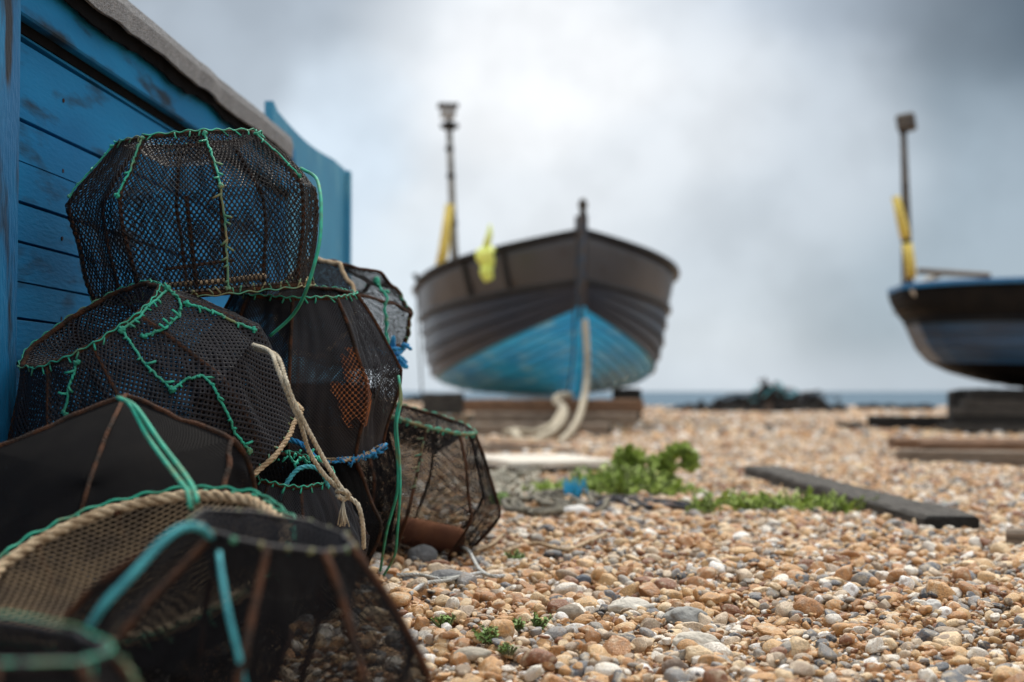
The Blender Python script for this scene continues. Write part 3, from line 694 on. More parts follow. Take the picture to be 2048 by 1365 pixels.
# big dark pot in the left foreground
G = Pot('big dark pot with flat tightly netted faces at the left edge', at(226, 1082, 2.22), (-.06, -.66, .72), 30, .22, .245, .225, .12, .20, 6, seed=9, sag=0.002, poly=1)
G.net(.0062, .0066, .22, 'netfine', oval=False); G.ribs(.006, 'rust', push=.001); G.ring(1, .005, 'rust', 'top_ring'); G.ring(0, .006, 'rust', 'base_ring')
G.topnet(.002, .0062, .22, 'netfine', dome=.03)
for k in (1,):
    p = G.P(kth(G, k), 1.0); MB().tube([p + np.array([0, 0, .003]), p * .5 + np.array([0, 0, G.h * .5 + .026]), np.array([0, 0, G.h + .034]), -p * .5 + np.array([0, 0, G.h * 1.5 + .026])], .0042, 6).build('spoke', 'rust', G.root, True)

# pot with roped rim and tan netting
Hp = Pot('pot with a thick tan rope rim and tan netting before the big dark pot', at(304, 1226, 1.90), (-.13, -.36, .90), 5, .17, .20, .196, .10, .15, 10, seed=10, sag=0.002, poly=.1)
Hp.net(.0075, .008, .3, 'netfine', oval=False); Hp.ring(0, .006, 'rust', 'base_ring'); Hp.ribs(.005, 'rust'); Hp.ropering(1, .0090, 'tan', 'rim_rope', .002)
Hp.disc(.192, Hp.h - .004, .0185, .76, 'nettan', 'tan_net', -.035, cellh=.0105); Hp.whip(1, 'green', 34, .003, size=.020, push=.010)

# blurred front pot
I = Pot('blurred front pot with see-through black mesh and a knotted mouth', at(500, 1314, 1.50), (.20, -.07, 1), -4, .160, .196, .086, .16, .275, 9, seed=11, sag=0.006)
I.net(.0058, .0058, .56, 'netfine', oval=False); I.ribs(.0042, 'rust', push=.001); I.ring(1, .0030, 'netgrey', 'top_ring'); I.ring(0, .005, 'rust', 'base_ring')
I.topnet(.055, .0068, .45, 'netgrey', drop=.055); I.disc(.155, .004, .0075, .8, 'netfine')
rr = np.random.default_rng(2)
for k in range(20):
    p = I.P((k + .3) * PI2 / 20, 1.0, .002); b = MB()
    for q_ in range(3):
        a = rr.normal(0, 1, 3); a /= np.linalg.norm(a); b.tube([p - a * .0035, p + a * .0035], .0022, 6)
    b.build('knot', 'oldgreen', I.root, True)

# nearest pot, bottom left corner
J = Pot('very blurred nearest pot in the bottom left corner, green twine at its mouth', at(-56, 1650, 1.02), (.14, .02, 1), 20, .15, .175, .080, .15, .265, 8, seed=12)
J.net(.006, .006, .30, 'netfine', oval=False); J.ribs(.004, 'rust', push=.001); J.ring(1, .004, 'netgrey', 'top_ring'); J.ring(0, .005, 'rust', 'base_ring'); J.topnet(.045, .0068, .4, 'netfine', drop=.05)
J.whip(1, 'green', 5, .0015, size=.012)
J.seam_px([(200, 1290), (270, 1340), (310, 1390)], m='oldgreen', r=.0022, tick=.006)

# ------------------------------------------------------------------ loose cords on the pile
def cord(label, pts, r, m, laid=False, name='cord', cat='cord', group=None):
    P = [at(*p) for p in pts]
    b = rope_mb(P, r) if laid else cord_mb(P, r); o = b.build(name, m, None, True); return tag(o, label, cat, group)
cord('doubled green cord hanging in a curve from the right side of the topmost pot', [(600, 335, 2.86), (628, 352, 2.80), (638, 380, 2.74), (641, 420, 2.70), (637, 490, 2.66), (612, 580, 2.68), (585, 630, 2.80), (540, 672, 2.84)], .0036, 'green')
cord('longer green cord hanging from the fine-mesh pot to the pebbles', [(797, 752, 3.05), (801, 790, 3.03), (791, 850, 3.02), (796, 930, 3.02), (795, 985, 3.02), (775, 1060, 3.10), (762, 1140, 3.3)], .0032, 'green')
cord('green cord hanging just right of its twin from the fine-mesh pot', [(797, 752, 3.06), (803, 800, 3.03), (794, 850, 3.01), (800, 925, 3.01), (801, 985, 3.01), (796, 1060, 3.06), (790, 1110, 3.15), (768, 1150, 3.3)], .0032, 'green')
cord('left strand of the cream rope tied across the patched pot', [B.surf(506, 690), (540, 704, 2.52), (556, 740, 2.45), (580, 800, 2.45), (602, 850, 2.46), (620, 905, 2.50), (650, 950, 2.53), (690, 986, 2.55)], .0045, 'cream', True, 'rope', 'rope')
cord('right strand of the cream rope ending in a hanging tail', [B.surf(510, 697), (553, 712, 2.52), (572, 760, 2.44), (588, 805, 2.44), (618, 862, 2.46), (648, 918, 2.50), (690, 985, 2.54), (716, 1008, 2.53), (726, 1045, 2.54), (729, 1095, 2.58)], .0045, 'cream', True, 'rope', 'rope')
b = MB(); c = at(688, 990, 2.53); rr = np.random.default_rng(3)
rope_mb([c + Vector((-.012, 0, .006)), c + Vector((0, -.010, .010)), c + Vector((.010, 0, 0)), c + Vector((0, .008, -.008)), c + Vector((-.010, -.004, 0))], .005, mb=b)
for k in range(16):
    a = c + Vector((0, 0, -.01)); e = a + Vector((rr.normal(0, .006), rr.normal(0, .005), -.035 - rr.random() * .012)); b.tube([a, (a + e) / 2 + Vector((rr.normal(0, .003), 0, 0)), e], .0013, 4)
tag(b.build('knot', 'cream', None, True), 'frayed cream knot joining the two rope strands', 'knot')
cord('left one of the green cords lying over the big dark pot', [(236, 796, 2.13), (262, 812, 2.05), (300, 880, 1.98), (352, 950, 1.88), (378, 985, 1.80), (384, 1015, 1.77)], .0036, 'green')
cord('right one of the green cords lying over the big dark pot', [(240, 796, 2.12), (272, 815, 2.04), (322, 885, 1.97), (372, 950, 1.87), (392, 985, 1.79), (396, 1005, 1.77)], .0036, 'green')
cord('turquoise rope arching out of the front pot down over its shoulder', [(425, 1075, 1.42), (405, 1056, 1.36), (370, 1054, 1.33), (330, 1080, 1.31), (270, 1145, 1.28), (215, 1205, 1.27), (185, 1248, 1.28)], .0040, 'turq', True, 'rope', 'rope')
cord('thin turquoise cord running down the side of the front pot', [(441, 1104, 1.39), (447, 1150, 1.36), (462, 1230, 1.33), (480, 1300, 1.32), (496, 1372, 1.32)], .0027, 'turq')
cord('turquoise rope loop standing out of the low open-mouthed pot', [(560, 1000, 2.66), (575, 966, 2.66), (598, 938, 2.67), (628, 934, 2.68), (648, 950, 2.68), (657, 975, 2.70)], .0048, 'turq', True, 'rope', 'rope')
b = MB(); rr = np.random.default_rng(6); c = at(790, 706, 3.60)
for k in range(14):
    a = c + Vector(rr.normal(0, .012, 3)); rope_mb([a, a + Vector(rr.normal(0, .016, 3)), a + Vector(rr.normal(0, .02, 3))], .005, mb=b)
tag(b.build('rope_knot', 'bluerope', None, True), 'dark blue rope knot on the edge of the pot with the cane hoop', 'knot')
cord('blue rope hanging under the base of the fine-mesh pot', [(548, 880, 2.92), (590, 882, 2.90), (622, 905, 2.90), (648, 945, 2.93)], .006, 'bluerope', True, 'rope', 'rope')
b = MB(); c = at(598, 918, 2.70)
for k in range(30):
    a = c + Vector((rr.normal(0, .022), rr.normal(0, .006), rr.normal(0, .004))); b.tube([a, a + Vector(rr.normal(0, .007, 3))], .0022, 4)
tag(b.build('twine_tangle', 'green', None, True), 'small tangle of green twine on the low open-mouthed pot', 'twine')

# ------------------------------------------------------------------ boats
MIDT = np.array([0, .15, .3, .42, .53, .60, .69, .82, 1.]); MIDB = np.array([.06, .60, 1.04, 1.28, 1.43, 1.53, 1.60, 1.635, 1.66]); MIDZ = np.array([0, .02, .07, .14, .23, .50, 1.02, 1.2, 1.45])
LB = np.array([.06, .45, .82, 1.08, 1.30, 1.43, 1.56, 1.63, 1.66]); LZ = np.array([0, .07, .18, .30, .45, .62, .98, 1.2, 1.45])
def make_boat(name, label, stem_px, stem_y, heading, pal, L=6.9, beam=1.66, hscale=1., sheer_drop=1., stemh=1.82, lute=False):
    p = stem_px if stem_y is None else at(stem_px[0], stem_px[1], stem_y); fwd = Vector((math.sin(R(heading)), -math.cos(R(heading)), 0))
    rot = Matrix((fwd, Vector((-fwd.y, fwd.x, 0)), Vector((0, 0, 1)))).transposed()
    root = empty(name, p, rot); tag(root, label, 'boat', 'fishing boats hauled up on the shingle'); inv = root.matrix_world.inverted()
    def S(s, v, off=0.):
        v_ = min(v, 1.); by = np.interp(v_, MIDT, LB if lute else MIDB) * beam / 1.66; mz = np.interp(v_, MIDT, LZ if lute else MIDZ) * hscale
        pw = 2.0 + .7 * v_; t = min(s / (.50 - .06 * v_), 1); f = 1 - (1 - t) ** pw
        g_ = 1 - (1 - min(s / .5, 1)) ** 2.0; st = sst(s, .6, 1.)
        f *= math.sqrt(max(0, 1 - (max(0, s - .74) / .26) ** 2.6)) if lute else 1 - (.10 + .30 * (1 - v_)) * st
        z = (v_ * stemh) * (1 - g_) + (mz - (.0 if sheer_drop else 0)) * g_ + (0 if lute else .10) * st * v_ + (.10 if lute else .25) * st * (1 - v_)
        x = -L * s * (1 - (.32 * (1 - v_) ** 2.1 if lute else 0)) - .45 * (1 - v_) ** 2 * (1 - s) ** 6 + .02
        return Vector((float(x), float(by * f + off), float(z)))
    ns = 46; ss = [(k / ns) ** 1.35 for k in range(ns + 1)]
    def strakes(v0, v1, n, m, nm, lap=.042, base=0.):
        b = MB()
        for sd_ in (-1, 1):
            for j in range(n):
                a, c = v0 + (v1 - v0) * j / n, v0 + (v1 - v0) * (j + 1) / n; V = []; Fs = []; nv = 4
                for s in ss:
                    tap = min(1, s * 12) ** .5
                    low = S(s, a); d = S(s, a + .01) - S(s, a - .01 if a > .01 else a); nrm = Vector((0, d.z, -d.y)); nrm = nrm.normalized() if nrm.length > 1e-6 else Vector((0, 1, 0))
                    row = [low + nrm * base * tap]
                    for q in range(nv + 1):
                        t = q / nv; pt = S(s, a + (c - a) * t); row.append(pt + nrm * (base + lap * (1 - t)) * tap)
                    V += [(r_.x, r_.y * sd_, r_.z) for r_ in row]
                w = nv + 2
                for k in range(ns):
                    for q in range(w - 1): Fs.append((k * w + q, k * w + q + 1, (k + 1) * w + q + 1, (k + 1) * w + q))
                b.add(V, Fs)
        return b.build(nm, m, root, False)
    strakes(0, .53, 9, pal['bottom'], 'bottom_planking'); strakes(.53, .69, 4, pal['side'], 'side_planking')
    if pal.get('band'): pass
    # bulwark: smooth panel
    b = MB()
    for sd_ in (-1, 1):
        V = []; Fs = []
        for s in ss:
            for t in (0, .25, .5, .75, 1): q = S(s, .69 + .31 * t); V.append((q.x, (q.y + .012 * min(1, s * 9)) * sd_, q.z))
            for t in (1, 0): q = S(s, .69 + .31 * t); V.append((q.x, max(q.y - .04, 0) * sd_, q.z))
        for k in range(ns):
            for q in range(6): Fs.append((k * 7 + q, k * 7 + q + 1, (k + 1) * 7 + q + 1, (k + 1) * 7 + q))
        b.add(V, Fs)
    b.build('bulwark', pal['bulwark'], root, True)
    # transom and deck
    V = [tuple(S(1, v)) for v in np.linspace(0, 1, 14)]; V2 = [(x, -y, z) for x, y, z in V][::-1]
    b = MB(); b.add(V + V2, [tuple(range(28))]); b.build('transom', pal['side'], root)
    V = []; Fs = []
    for s in ss:
        q = S(s, .86); V += [(q.x, q.y - .03, q.z - .1), (q.x, -q.y + .03, q.z - .1)]
    for k in range(ns): Fs.append((2 * k, 2 * k + 1, 2 * k + 3, 2 * k + 2))
    b = MB(); b.add(V, Fs); b.build('deck', 'wood', root)
    # rails
    def rail(v, w, h, m, nm, off=.02):
        b = MB()
        for sd_ in (-1, 1):
            V = []; Fs = []
            for s in ss:
                q = S(s, v); k_ = min(1, s * 9); y0 = q.y - w * .4; y1 = q.y + off * k_ + w * .6
                V += [(q.x, y0 * sd_, q.z - h / 2), (q.x, y1 * sd_, q.z - h / 2), (q.x, (y1 + .008) * sd_, q.z), (q.x, y1 * sd_, q.z + h / 2), (q.x, y0 * sd_, q.z + h / 2)]
            for k in range(ns):
                for q in range(5): Fs.append((k * 5 + q, k * 5 + (q + 1) % 5, (k + 1) * 5 + (q + 1) % 5, (k + 1) * 5 + q))
            Fs += [tuple(range(5)), tuple(ns * 5 + q for q in range(5))]
            b.add(V, Fs)
        return b.build(nm, m, root, False)
    rail(1., .07, .055, pal['gunwale'], 'gunwale', .03); rail(.69, .05, .06, pal['rub'], 'rubbing_strake', .03)
    # stem and keel
    def stem_pts(v0, v1, n=14): return [S(0, v0 + (v1 - v0) * k / n) for k in range(n + 1)]
    def blade(pts, w, fd, m, nm):
        V = []; Fs = []
        for q in pts: V += [(q.x - .08, w, q.z), (q.x + fd, w * .55, q.z), (q.x + fd, -w * .55, q.z), (q.x - .08, -w, q.z)]
        for k in range(len(pts) - 1):
            for q in range(4): Fs.append((k * 4 + q, k * 4 + (q + 1) % 4, k * 4 + 4 + (q + 1) % 4, k * 4 + 4 + q))
        Fs += [(0, 1, 2, 3), tuple(len(pts) * 4 - 4 + q for q in range(4))]
        b = MB(); b.add(V, Fs); return b.build(nm, m, root)
    top = S(0, 1); sp = stem_pts(.53, 1) + [Vector((top.x, 0, top.z + .05 + .04 * k)) for k in range(4)]
    blade(sp, .075, .10, pal['stem'], 'stem_post'); blade(stem_pts(-.0, .53) , .07, .10, pal['bottom'], 'forefoot')
    MB().box((-L / 2 + (.9 if lute else -.2), 0, -.04), (L / 2 - (1.1 if lute else .22), .06, .05), bev=.01).build('keel', pal['bottom'], root)
    b = MB(); b.tube([(top.x + .02, 0, top.z + .15), (top.x + .02, 0, top.z + .23), (top.x + .02, 0, top.z + .27), (top.x + .02, 0, top.z + .32), (top.x + .02, 0, top.z + .36)], [.05, .035, .055, .05, .025], 12); b.build('stem_head', 'tar', root, True)
    return root, inv, S
M['boatblue'] = mat('bright_blue_hull_paint', (.025, .44, .76), (.012, .30, .60), .38, 1.6, (.35, .65), .1, 20, third=(.22, .52, .66), tscale=4, tspread=(.52, .72), stretch=(.4, 1, 3), spec=.4)
M['boatblack'] = mat('dark_blue_black_hull_paint', (.009, .010, .020), (.018, .016, .022), .38, 2, (.4, .6), .15, 20, third=(.03, .025, .023), tscale=4, tspread=(.60, .75), stretch=(.4, 1, 2), spec=.35)
M['bulwark'] = mat('brown_grey_bulwark_paint', (.050, .047, .050), (.036, .033, .035), .4, 1.5, (.35, .65), .1, 20, spec=.45, third=(.03, .022, .02), tscale=3, tspread=(.58, .7))
M['blackpaint'] = mat('black_gloss_paint', (.008, .008, .009), (.016, .014, .014), .4, 6, spec=.25)
M['stemblue'] = mat('dark_stem_paint', (.018, .035, .060), (.05, .035, .025), .5, 9)
boat1, inv1, S1 = make_boat('fishing_boat', 'bow-on clinker boat with bright blue bottom and brown grey bulwark, standing on timbers', (1165, 785), 16.0, 7,
    dict(bottom='boatblue', side='boatblack', bulwark='bulwark', gunwale='blackpaint', rub='blackpaint', stem='stemblue'), beam=1.62)
M['b2blue'] = mat('navy_blue_hull_paint', (.016, .065, .14), (.014, .03, .06), .4, 1.4, (.4, .6), .1, 20, stretch=(.4, 1, 2), spec=.5)
M['b2black'] = mat('black_tarred_hull', (.005, .005, .0055), (.011, .009, .008), .6, 3, spec=.12)
M['railblue'] = mat('mid_blue_rail_paint', (.02, .16, .36), (.015, .11, .26), .4, 4, spec=.5)
st2 = at(1782, 800, 17.2) + Vector((math.sin(R(72)), -math.cos(R(72)), 0)) * 6.75
boat2, inv2, S2 = make_boat('fishing_boat', 'dark navy boat with a blue top rail, cut off by the right edge', st2, None, 72,
    dict(bottom='b2black', side='b2blue', bulwark='b2black', gunwale='railblue', rub='b2black', stem='stemblue'), L=6.8, lute=True, beam=1.5, hscale=.90)
M['yellow'] = mat('faded_yellow_sleeve', (.78, .60, .13), (.62, .46, .10), .6, 6)
M['grey'] = mat('galvanised_steel', (.28, .28, .26), (.15, .15, .14), .5, 12, spec=.5)
M['darkgrey'] = mat('dark_weathered_pole', (.10, .085, .07), (.05, .043, .038), .7, 12)
M['glass'] = mat('lamp_glass', (.40, .42, .42), (.3, .3, .3), .2, 5, spec=.6)
def mast1():
    y = 20.5; t = lambda u, v, yy=y: inv1 @ at(u, v, yy)
    r = boat1; pole = MB().tube([t(912, 590), t(905, 430), t(901, 330), t(897, 236)], [.062, .055, .05, .045], 10).build('mast', 'grey', r, True)
    for v in (450, 355, 300): MB().tube([t(906 - (450 - v) * .05, v), t(906 - (450 - v) * .05, v - 8)], .062, 10).build('mast_band', 'blackpaint', pole, True)
    MB().tube([t(898, 258), t(898, 254), t(898, 246), t(898, 242)], [.05, .13, .14, .06], 16).build('mast_collar', 'blackpaint', pole, True)
    MB().box(t(895, 222), (.09, .11, .085), bev=.02).build('floodlight', 'glass', pole)
    MB().box(t(895, 209), (.13, .15, .022), bev=.01).build('lamp_hood', 'blackpaint', pole)
    MB().tube([t(879, 540, 20.3), t(887, 500, 20.3), t(899, 408, 20.3)], [.075, .075, .06], 12).build('yellow_sleeve', 'yellow', r, True)
    MB().box(t(903, 438, 20.4), (.06, .05, .12), bev=.015).build('cleat_block', 'blackpaint', r)
    MB().tube([t(836, 560, 18.4), t(828, 548, 18.4)], .035, 8).build('fairlead', 'blackpaint', r, True)
    cord_mb([t(833, 560, 18.3), t(836, 640, 18.3), t(845, 800, 18.3)], .012).build('side_line', 'blackpaint', r, True)
mast1()
def on_hull(S, u, v, inv, sd_=1, lo=.69, hi=1.):
    best = None
    for s in np.linspace(.01, .6, 120):
        for q in (lo, (lo + hi) / 2, hi):
            p = S(s, q); p = Vector((p.x, p.y * sd_, p.z)); w = inv.inverted() @ p; uu = CX + w.x / w.y * F; d = abs(uu - u)
            if best is None or d < best[0]: best = (d, s)
    return best[1]
for (u, sd_) in ((948, -1), (1016, -1), (1334, 1)):
    s0 = on_hull(S1, u, 0, inv1, sd_); a, c = S1(s0, .72), S1(s0, .97); dy = .035
    MB().tube([(a.x, (a.y + dy) * sd_, a.z), (c.x, (c.y + dy) * sd_, c.z)], .035, 6).build('bulwark_batten', 'blackpaint', boat1)
MB().tube([inv1 @ at(1168, 470, 15.82), inv1 @ at(1164, 560, 15.80), inv1 @ at(1160, 640, 15.80)], .02, 6).build('bow_chain', 'stemblue', boat1, True)
MB().tube([inv1 @ at(1150, 590, 15.85), inv1 @ at(1146, 720, 15.87), inv1 @ at(1136, 790, 15.9)], .012, 6).build('bow_line', 'blackpaint', boat1, True)
def mast2():
    y = 19.0; t = lambda u, v, yy=y: inv2 @ at(u, v, yy); r = boat2
    pole = MB().tube([t(1821, 600), t(1817, 440), t(1811, 262)], [.058, .052, .045], 10).build('mast', 'darkgrey', r, True)
    MB().tube([t(1807, 600), t(1809, 400), t(1808, 275)], .02, 8).build('mast_stay', 'darkgrey', r, True)
    MB().box(t(1817, 243), (.125, .13, .11), Matrix.Rotation(R(-8), 3, 'Y'), bev=.03).build('floodlight', 'darkgrey', pole)
    MB().box(t(1811, 258), (.05, .06, .05), bev=.01).build('lamp_bracket', 'blackpaint', pole)
    MB().tube([t(1794, 392, 18.9), t(1806, 440, 18.9), t(1814, 478, 18.9)], [.05, .07, .07], 12).build('yellow_sleeve', 'yellow', r, True)
    MB().tube([t(1816, 486, 18.9), t(1821, 520, 18.9), t(1824, 556, 18.9)], [.07, .07, .07], 12).build('yellow_sleeve', 'yellow', r, True)
    MB().tube([t(1814, 477, 18.9), t(1816, 487, 18.9)], .055, 12).build('sleeve_tie', 'blackpaint', r, True)
mast2()

# neon buoy marker on the rail, pale oar blade, ropes at the bow
M['neon'] = mat('neon_yellow_plastic', (.80, .88, .22), (.66, .76, .16), .5, 5)
n0 = empty('marker_float', at(972, 540, 16.2)); tag(n0, 'neon yellow double float hanging over the left rail of the bow-on boat', 'float')
tn_ = lambda u, v, y=16.85: n0.matrix_world.inverted() @ at(u, v, y)
def ball(c, r, sq, m, nm, parent):
    V, Fs = ico(3); d = np.array([fbm(tuple(q + 3), 1.2, 2) for q in V]); V = V * (1 + .45 * d)[:, None] * np.array(sq) * r + np.array(tuple(c))
    return nbuild(nm, V, Fs, m, parent, True, 3)
n0.matrix_world = Matrix.Translation(at(972, 540, 16.2))
bpy.context.view_layer.update()
tn_ = lambda u, v, y=16.2: Vector(at(u, v, y)) - Vector(at(972, 540, 16.2))
ball(tn_(971, 510), .112, (1.1, .6, 1.1), 'neon', 'float_body', n0); ball(tn_(974, 543), .090, (.95, .6, 1.15), 'neon', 'float_body', n0)
MB().tube([tn_(973, 490), tn_(979, 468), tn_(980, 448)], [.045, .035, .012], 8).build('float_stalk', 'neon', n0, True)
n1 = empty('oar_blade', at(1848, 572, 16.2)); tag(n1, 'pale wooden blade hanging over the blue rail of the dark navy boat', 'oar')
q0 = Vector(at(1848, 572, 16.2)); q1 = lambda u, v, y=16.2: Vector(at(u, v, y)) - q0
rz_ = Matrix.Rotation(R(-38), 3, 'Y')
MB().box((0, 0, 0), (.155, .03, .052), rz_, bev=.015).build('blade', 'whiteboard', n1)
MB().tube([q1(1866, 556), q1(1880, 552, 16.4)], .025, 8).build('handle', 'darkgrey', n1, True)
tag(MB().tube([at(1840, 542, 16.6), at(1900, 546, 16.9), at(1980, 551, 17.2)], .035, 8).build('spar', 'wood', None, True), 'grey wooden spar lying along the deck edge of the dark navy boat', 'spar')
def gpt(u, v, lift=.02):
    y = H * F / (v - HV); x = (u - CX) / F * y; return Vector((x, y, float(gz(x, y)) + lift))
def grope(label, pts, r, m, laid=True, pre=(), name='rope', lift=None, post=()):
    P = [at(*q) for q in pre] + [gpt(u, v, (r if lift is None else lift) + .012) for (u, v) in pts]
    b = rope_mb(P, r) if laid else cord_mb(P, r); return tag(b.build(name, m, None, True), label, 'rope')
grope('thick pale mooring rope looping from the bow of the blue-bottomed boat down to the shingle', [], .045, 'cream', pre=[(1140, 792, 15.7), (1120, 793, 14.9), (1112, 802, 14.6), (1128, 818, 14.4), (1124, 842, 13.8), (1108, 862, 13.4), (1080, 878, 13.1), (1052, 886, 12.8), (1036, 876, 12.9), (1028, 864, 13.3)])
grope('pale rope hanging down the stem of the blue-bottomed boat and lying right of the loop', [], .038, 'cream', pre=[(1170, 640, 15.75), (1174, 700, 15.72), (1173, 765, 15.7), (1168, 796, 14.8), (1160, 830, 14.0), (1146, 858, 13.4), (1128, 878, 13.0), (1118, 884, 12.7)])
grope('slack rope curving left across the sleepers below the bow', [], .032, 'cream', pre=[(1124, 820, 14.3), (1104, 850, 13.6), (1070, 864, 13.3), (1040, 862, 13.3), (1008, 866, 13.2)])

# ------------------------------------------------------------------ timbers
def plank(label, a, b_, w, h, m, tilt=0., name='timber', cat='timber', endm=None, zc=None, bev=.008, group=None):
    """squared timber from ground point a to b (world x, y[, z])"""
    a = Vector(a if len(a) == 3 else (*a, float(gz(*a)))); b_ = Vector(b_ if len(b_) == 3 else (*b_, float(gz(*b_))))
    d = b_ - a; ln = d.length; ex = d.normalized(); ey = Vector((0, 0, 1)).cross(ex).normalized(); ez = ex.cross(ey)
    rot = Matrix((ex, ey, ez)).transposed() @ Matrix.Rotation(R(tilt), 3, 'X'); mid = (a + b_) / 2
    n = max(6, int(ln / .06)); V = []; Fs = []; prof = [(-1, -1), (-1, .8), (-.88, 1), (.88, 1), (1, .8), (1, -1)]; sd_ = len(label)
    for k in range(n + 1):
        x = -ln / 2 + ln * k / n
        for (py, pz) in prof:
            jx = fbm((x * 2, py * 3, pz * 3 + sd_), 1.7) * .05 * min(w, h); e = (.97 if k in (0, n) else 1)
            j2 = fbm((x * 9, py * 5 + 3, pz * 5 + sd_), 1.9) * .05 * min(w, h) * (1 if pz > 0 else 0)
            V.append((x + (0 if k not in (0, n) else fbm((py, pz, sd_)) * .01), py * w / 2 * e + jx, pz * h / 2 * e + jx + j2))
    mth = len(prof)
    for k in range(n):
        for q in range(mth): Fs.append((k * mth + q, k * mth + (q + 1) % mth, (k + 1) * mth + (q + 1) % mth, (k + 1) * mth + q))
    root = empty(name, mid, rot) if endm else None
    b = MB(); caps = [tuple(range(mth))[::-1], tuple(n * mth + q for q in range(mth))]
    if not endm:
        b.add(V, Fs + caps); o = b.build(name, m, None); loc = o.location.copy()
        o.matrix_world = Matrix.Translation(mid) @ rot.to_4x4() @ Matrix.Translation(loc)
        return tag(o, label, cat, group)
    b.add(V, Fs); b.build('beam', m, root)
    for kk, cp in enumerate(caps):
        e = MB(); sgn = -1 if kk == 0 else 1; Ve = [V[i] for i in cp]; Ve2 = [(x + sgn * .004, y * .96, z * .96) for x, y, z in Ve]
        e.add(Ve + Ve2, [tuple(range(mth, 2 * mth))] + [(q, (q + 1) % mth, mth + (q + 1) % mth, mth + q) for q in range(mth)]); e.build('end_grain', endm, root)
    return tag(root, label, cat, group)
plank('weathered dark grey railway sleeper running back from its charred end near the right edge', (1.362, 4.42, .014), (1.275, 7.3, .018), .178, .105, 'tar', endm='shadowy', name='sleeper', cat='sleeper')  # shade on the end facing the camera is put into its colour
plank('short brown timber just entering at the right edge below the sleeper', (1.385, 4.0, .03), (1.9, 3.80, .03), .11, .07, 'wood')
G1 = 'timbers laid as a slipway below the blue-bottomed boat'
plank('upper front timber of the slipway directly below the bow', (-.50, 15.0, .30), (1.38, 15.0, .30), .25, .13, 'woodbrown', group=G1)
plank('wide brown timber under the topmost one of the slipway', (-.40, 14.85, .18), (1.30, 14.85, .17), .30, .11, 'wood', group=G1)
plank('timber set back behind the others of the slipway', (-.42, 15.6, .28), (1.35, 15.6, .28), .22, .16, 'tar', group=G1)
plank('low grey timber nearest the camera of the slipway, under the rope ends', (-.43, 13.7, .07), (.92, 13.9, .07), .25, .13, 'wood', group=G1)
plank('dark timber just behind the low grey one of the slipway', (-.38, 14.3, .06), (1.0, 14.3, .06), .22, .12, 'tar', group=G1)
plank('dark block wedged under the left bilge of the blue-bottomed boat', (-1.10, 17.6, .30), (-.60, 17.6, .30), .35, .26, 'tar', name='chock', cat='chock')
plank('dark block wedged under the right bilge of the blue-bottomed boat', (1.22, 17.2, .29), (1.55, 17.2, .29), .35, .38, 'shadowy', name='chock', cat='chock')
plank('long thin pole slanting across the shingle in front of the slipway', (-.28, 10.6, .035), (.55, 9.5, .03), .09, .05, 'wood', name='pole', cat='pole')
plank('second weathered pole half buried behind the slanting one', (-.25, 11.4, .03), (.25, 11.0, .02), .10, .05, 'woodbrown', name='pole', cat='pole')
wb = plank('bleached white board lying flat on the shingle left of the green plant', (-.16, 8.15, .05), (.44, 8.35, .05), .95, .035, 'whiteboard', name='board', cat='board')
plank('narrow dark strip of wood in front of the dark navy boat', (4.15, 16.6, .09), (5.45, 16.2, .08), .24, .15, 'shadowy')
plank('splintered end of driftwood left of the narrow dark strip', (3.85, 16.8, .05), (4.15, 16.9, .05), .10, .06, 'tar')
plank('grey plank with a bright upper edge reaching in from the right edge', (2.42, 8.9, .05), (3.9, 8.1, .055), .20, .075, 'wood', name='plank', cat='plank')
plank('brown plank lying behind the grey one at the right edge', (2.75, 9.6, .07), (4.6, 9.3, .07), .28, .09, 'woodbrown', name='plank', cat='plank')
plank('short dark plank between the brown and the grey ones at the right edge', (2.55, 9.3, .03), (3.5, 8.9, .03), .14, .05, 'tar', name='plank', cat='plank')
plank('broken brown plank behind all the others at the right edge', (2.85, 10.7, .05), (4.6, 10.5, .05), .34, .10, 'woodbrown', name='plank', cat='plank')
rr = np.random.default_rng(8)
for k, lb in enumerate(('lowest timber of the stack under the dark navy boat', 'second timber from the bottom of the stack under the dark navy boat', 'third timber from the bottom of the stack under the dark navy boat', 'fourth timber from the bottom of the stack under the dark navy boat', 'topmost timber of the stack under the dark navy boat')):
    sh = rr.uniform(-.04, .04) + k * .07
    plank(lb, (4.66 + sh, 15.5, .06 + k * .088), (6.2, 15.3, .06 + k * .088), .4, .082, ('tar', 'shadowy', 'tar')[k % 3], group='timber stack under the dark navy boat')

plank('big black block carrying the keel of the dark navy boat behind the timber stack', (5.0, 16.25, .24), (7.2, 16.0, .24), .35, .46, 'shadowy', name='chock', cat='chock')
# ------------------------------------------------------------------ far debris heap with nets
hp = at(1520, 800, 30); hb = empty('debris_heap', (hp.x, 30, float(gz(hp.x, 30)))); tag(hb, 'dark heap of old nets and rope on the crest of the beach', 'debris heap')
V = []; xs_ = np.linspace(-1.85, 1.85, 90); ys_ = np.linspace(-.8, .8, 26)
def heap(x, y):
    env = np.interp(x, [-1.85, -1.6, -1.2, -.9, -.35, .0, .25, .5, .8, 1.2, 1.5, 1.75, 1.85], [0, .12, .10, .24, .26, .40, .46, .32, .30, .36, .14, .18, 0])
    return env * (1 - (y / .8) ** 2) * (.85 + .9 * abs(fbm((x, y, 2), 4.5, 4))) - .02
V = [(x, y, heap(x, y)) for y in ys_ for x in xs_]; q = [(j * 90 + i, j * 90 + i + 1, (j + 1) * 90 + i + 1, (j + 1) * 90 + i) for j in range(25) for i in range(89)]
M['darkrope'] = mat('dark_blue_black_rope', (.02, .03, .05), (.05, .04, .035), .8, 20)
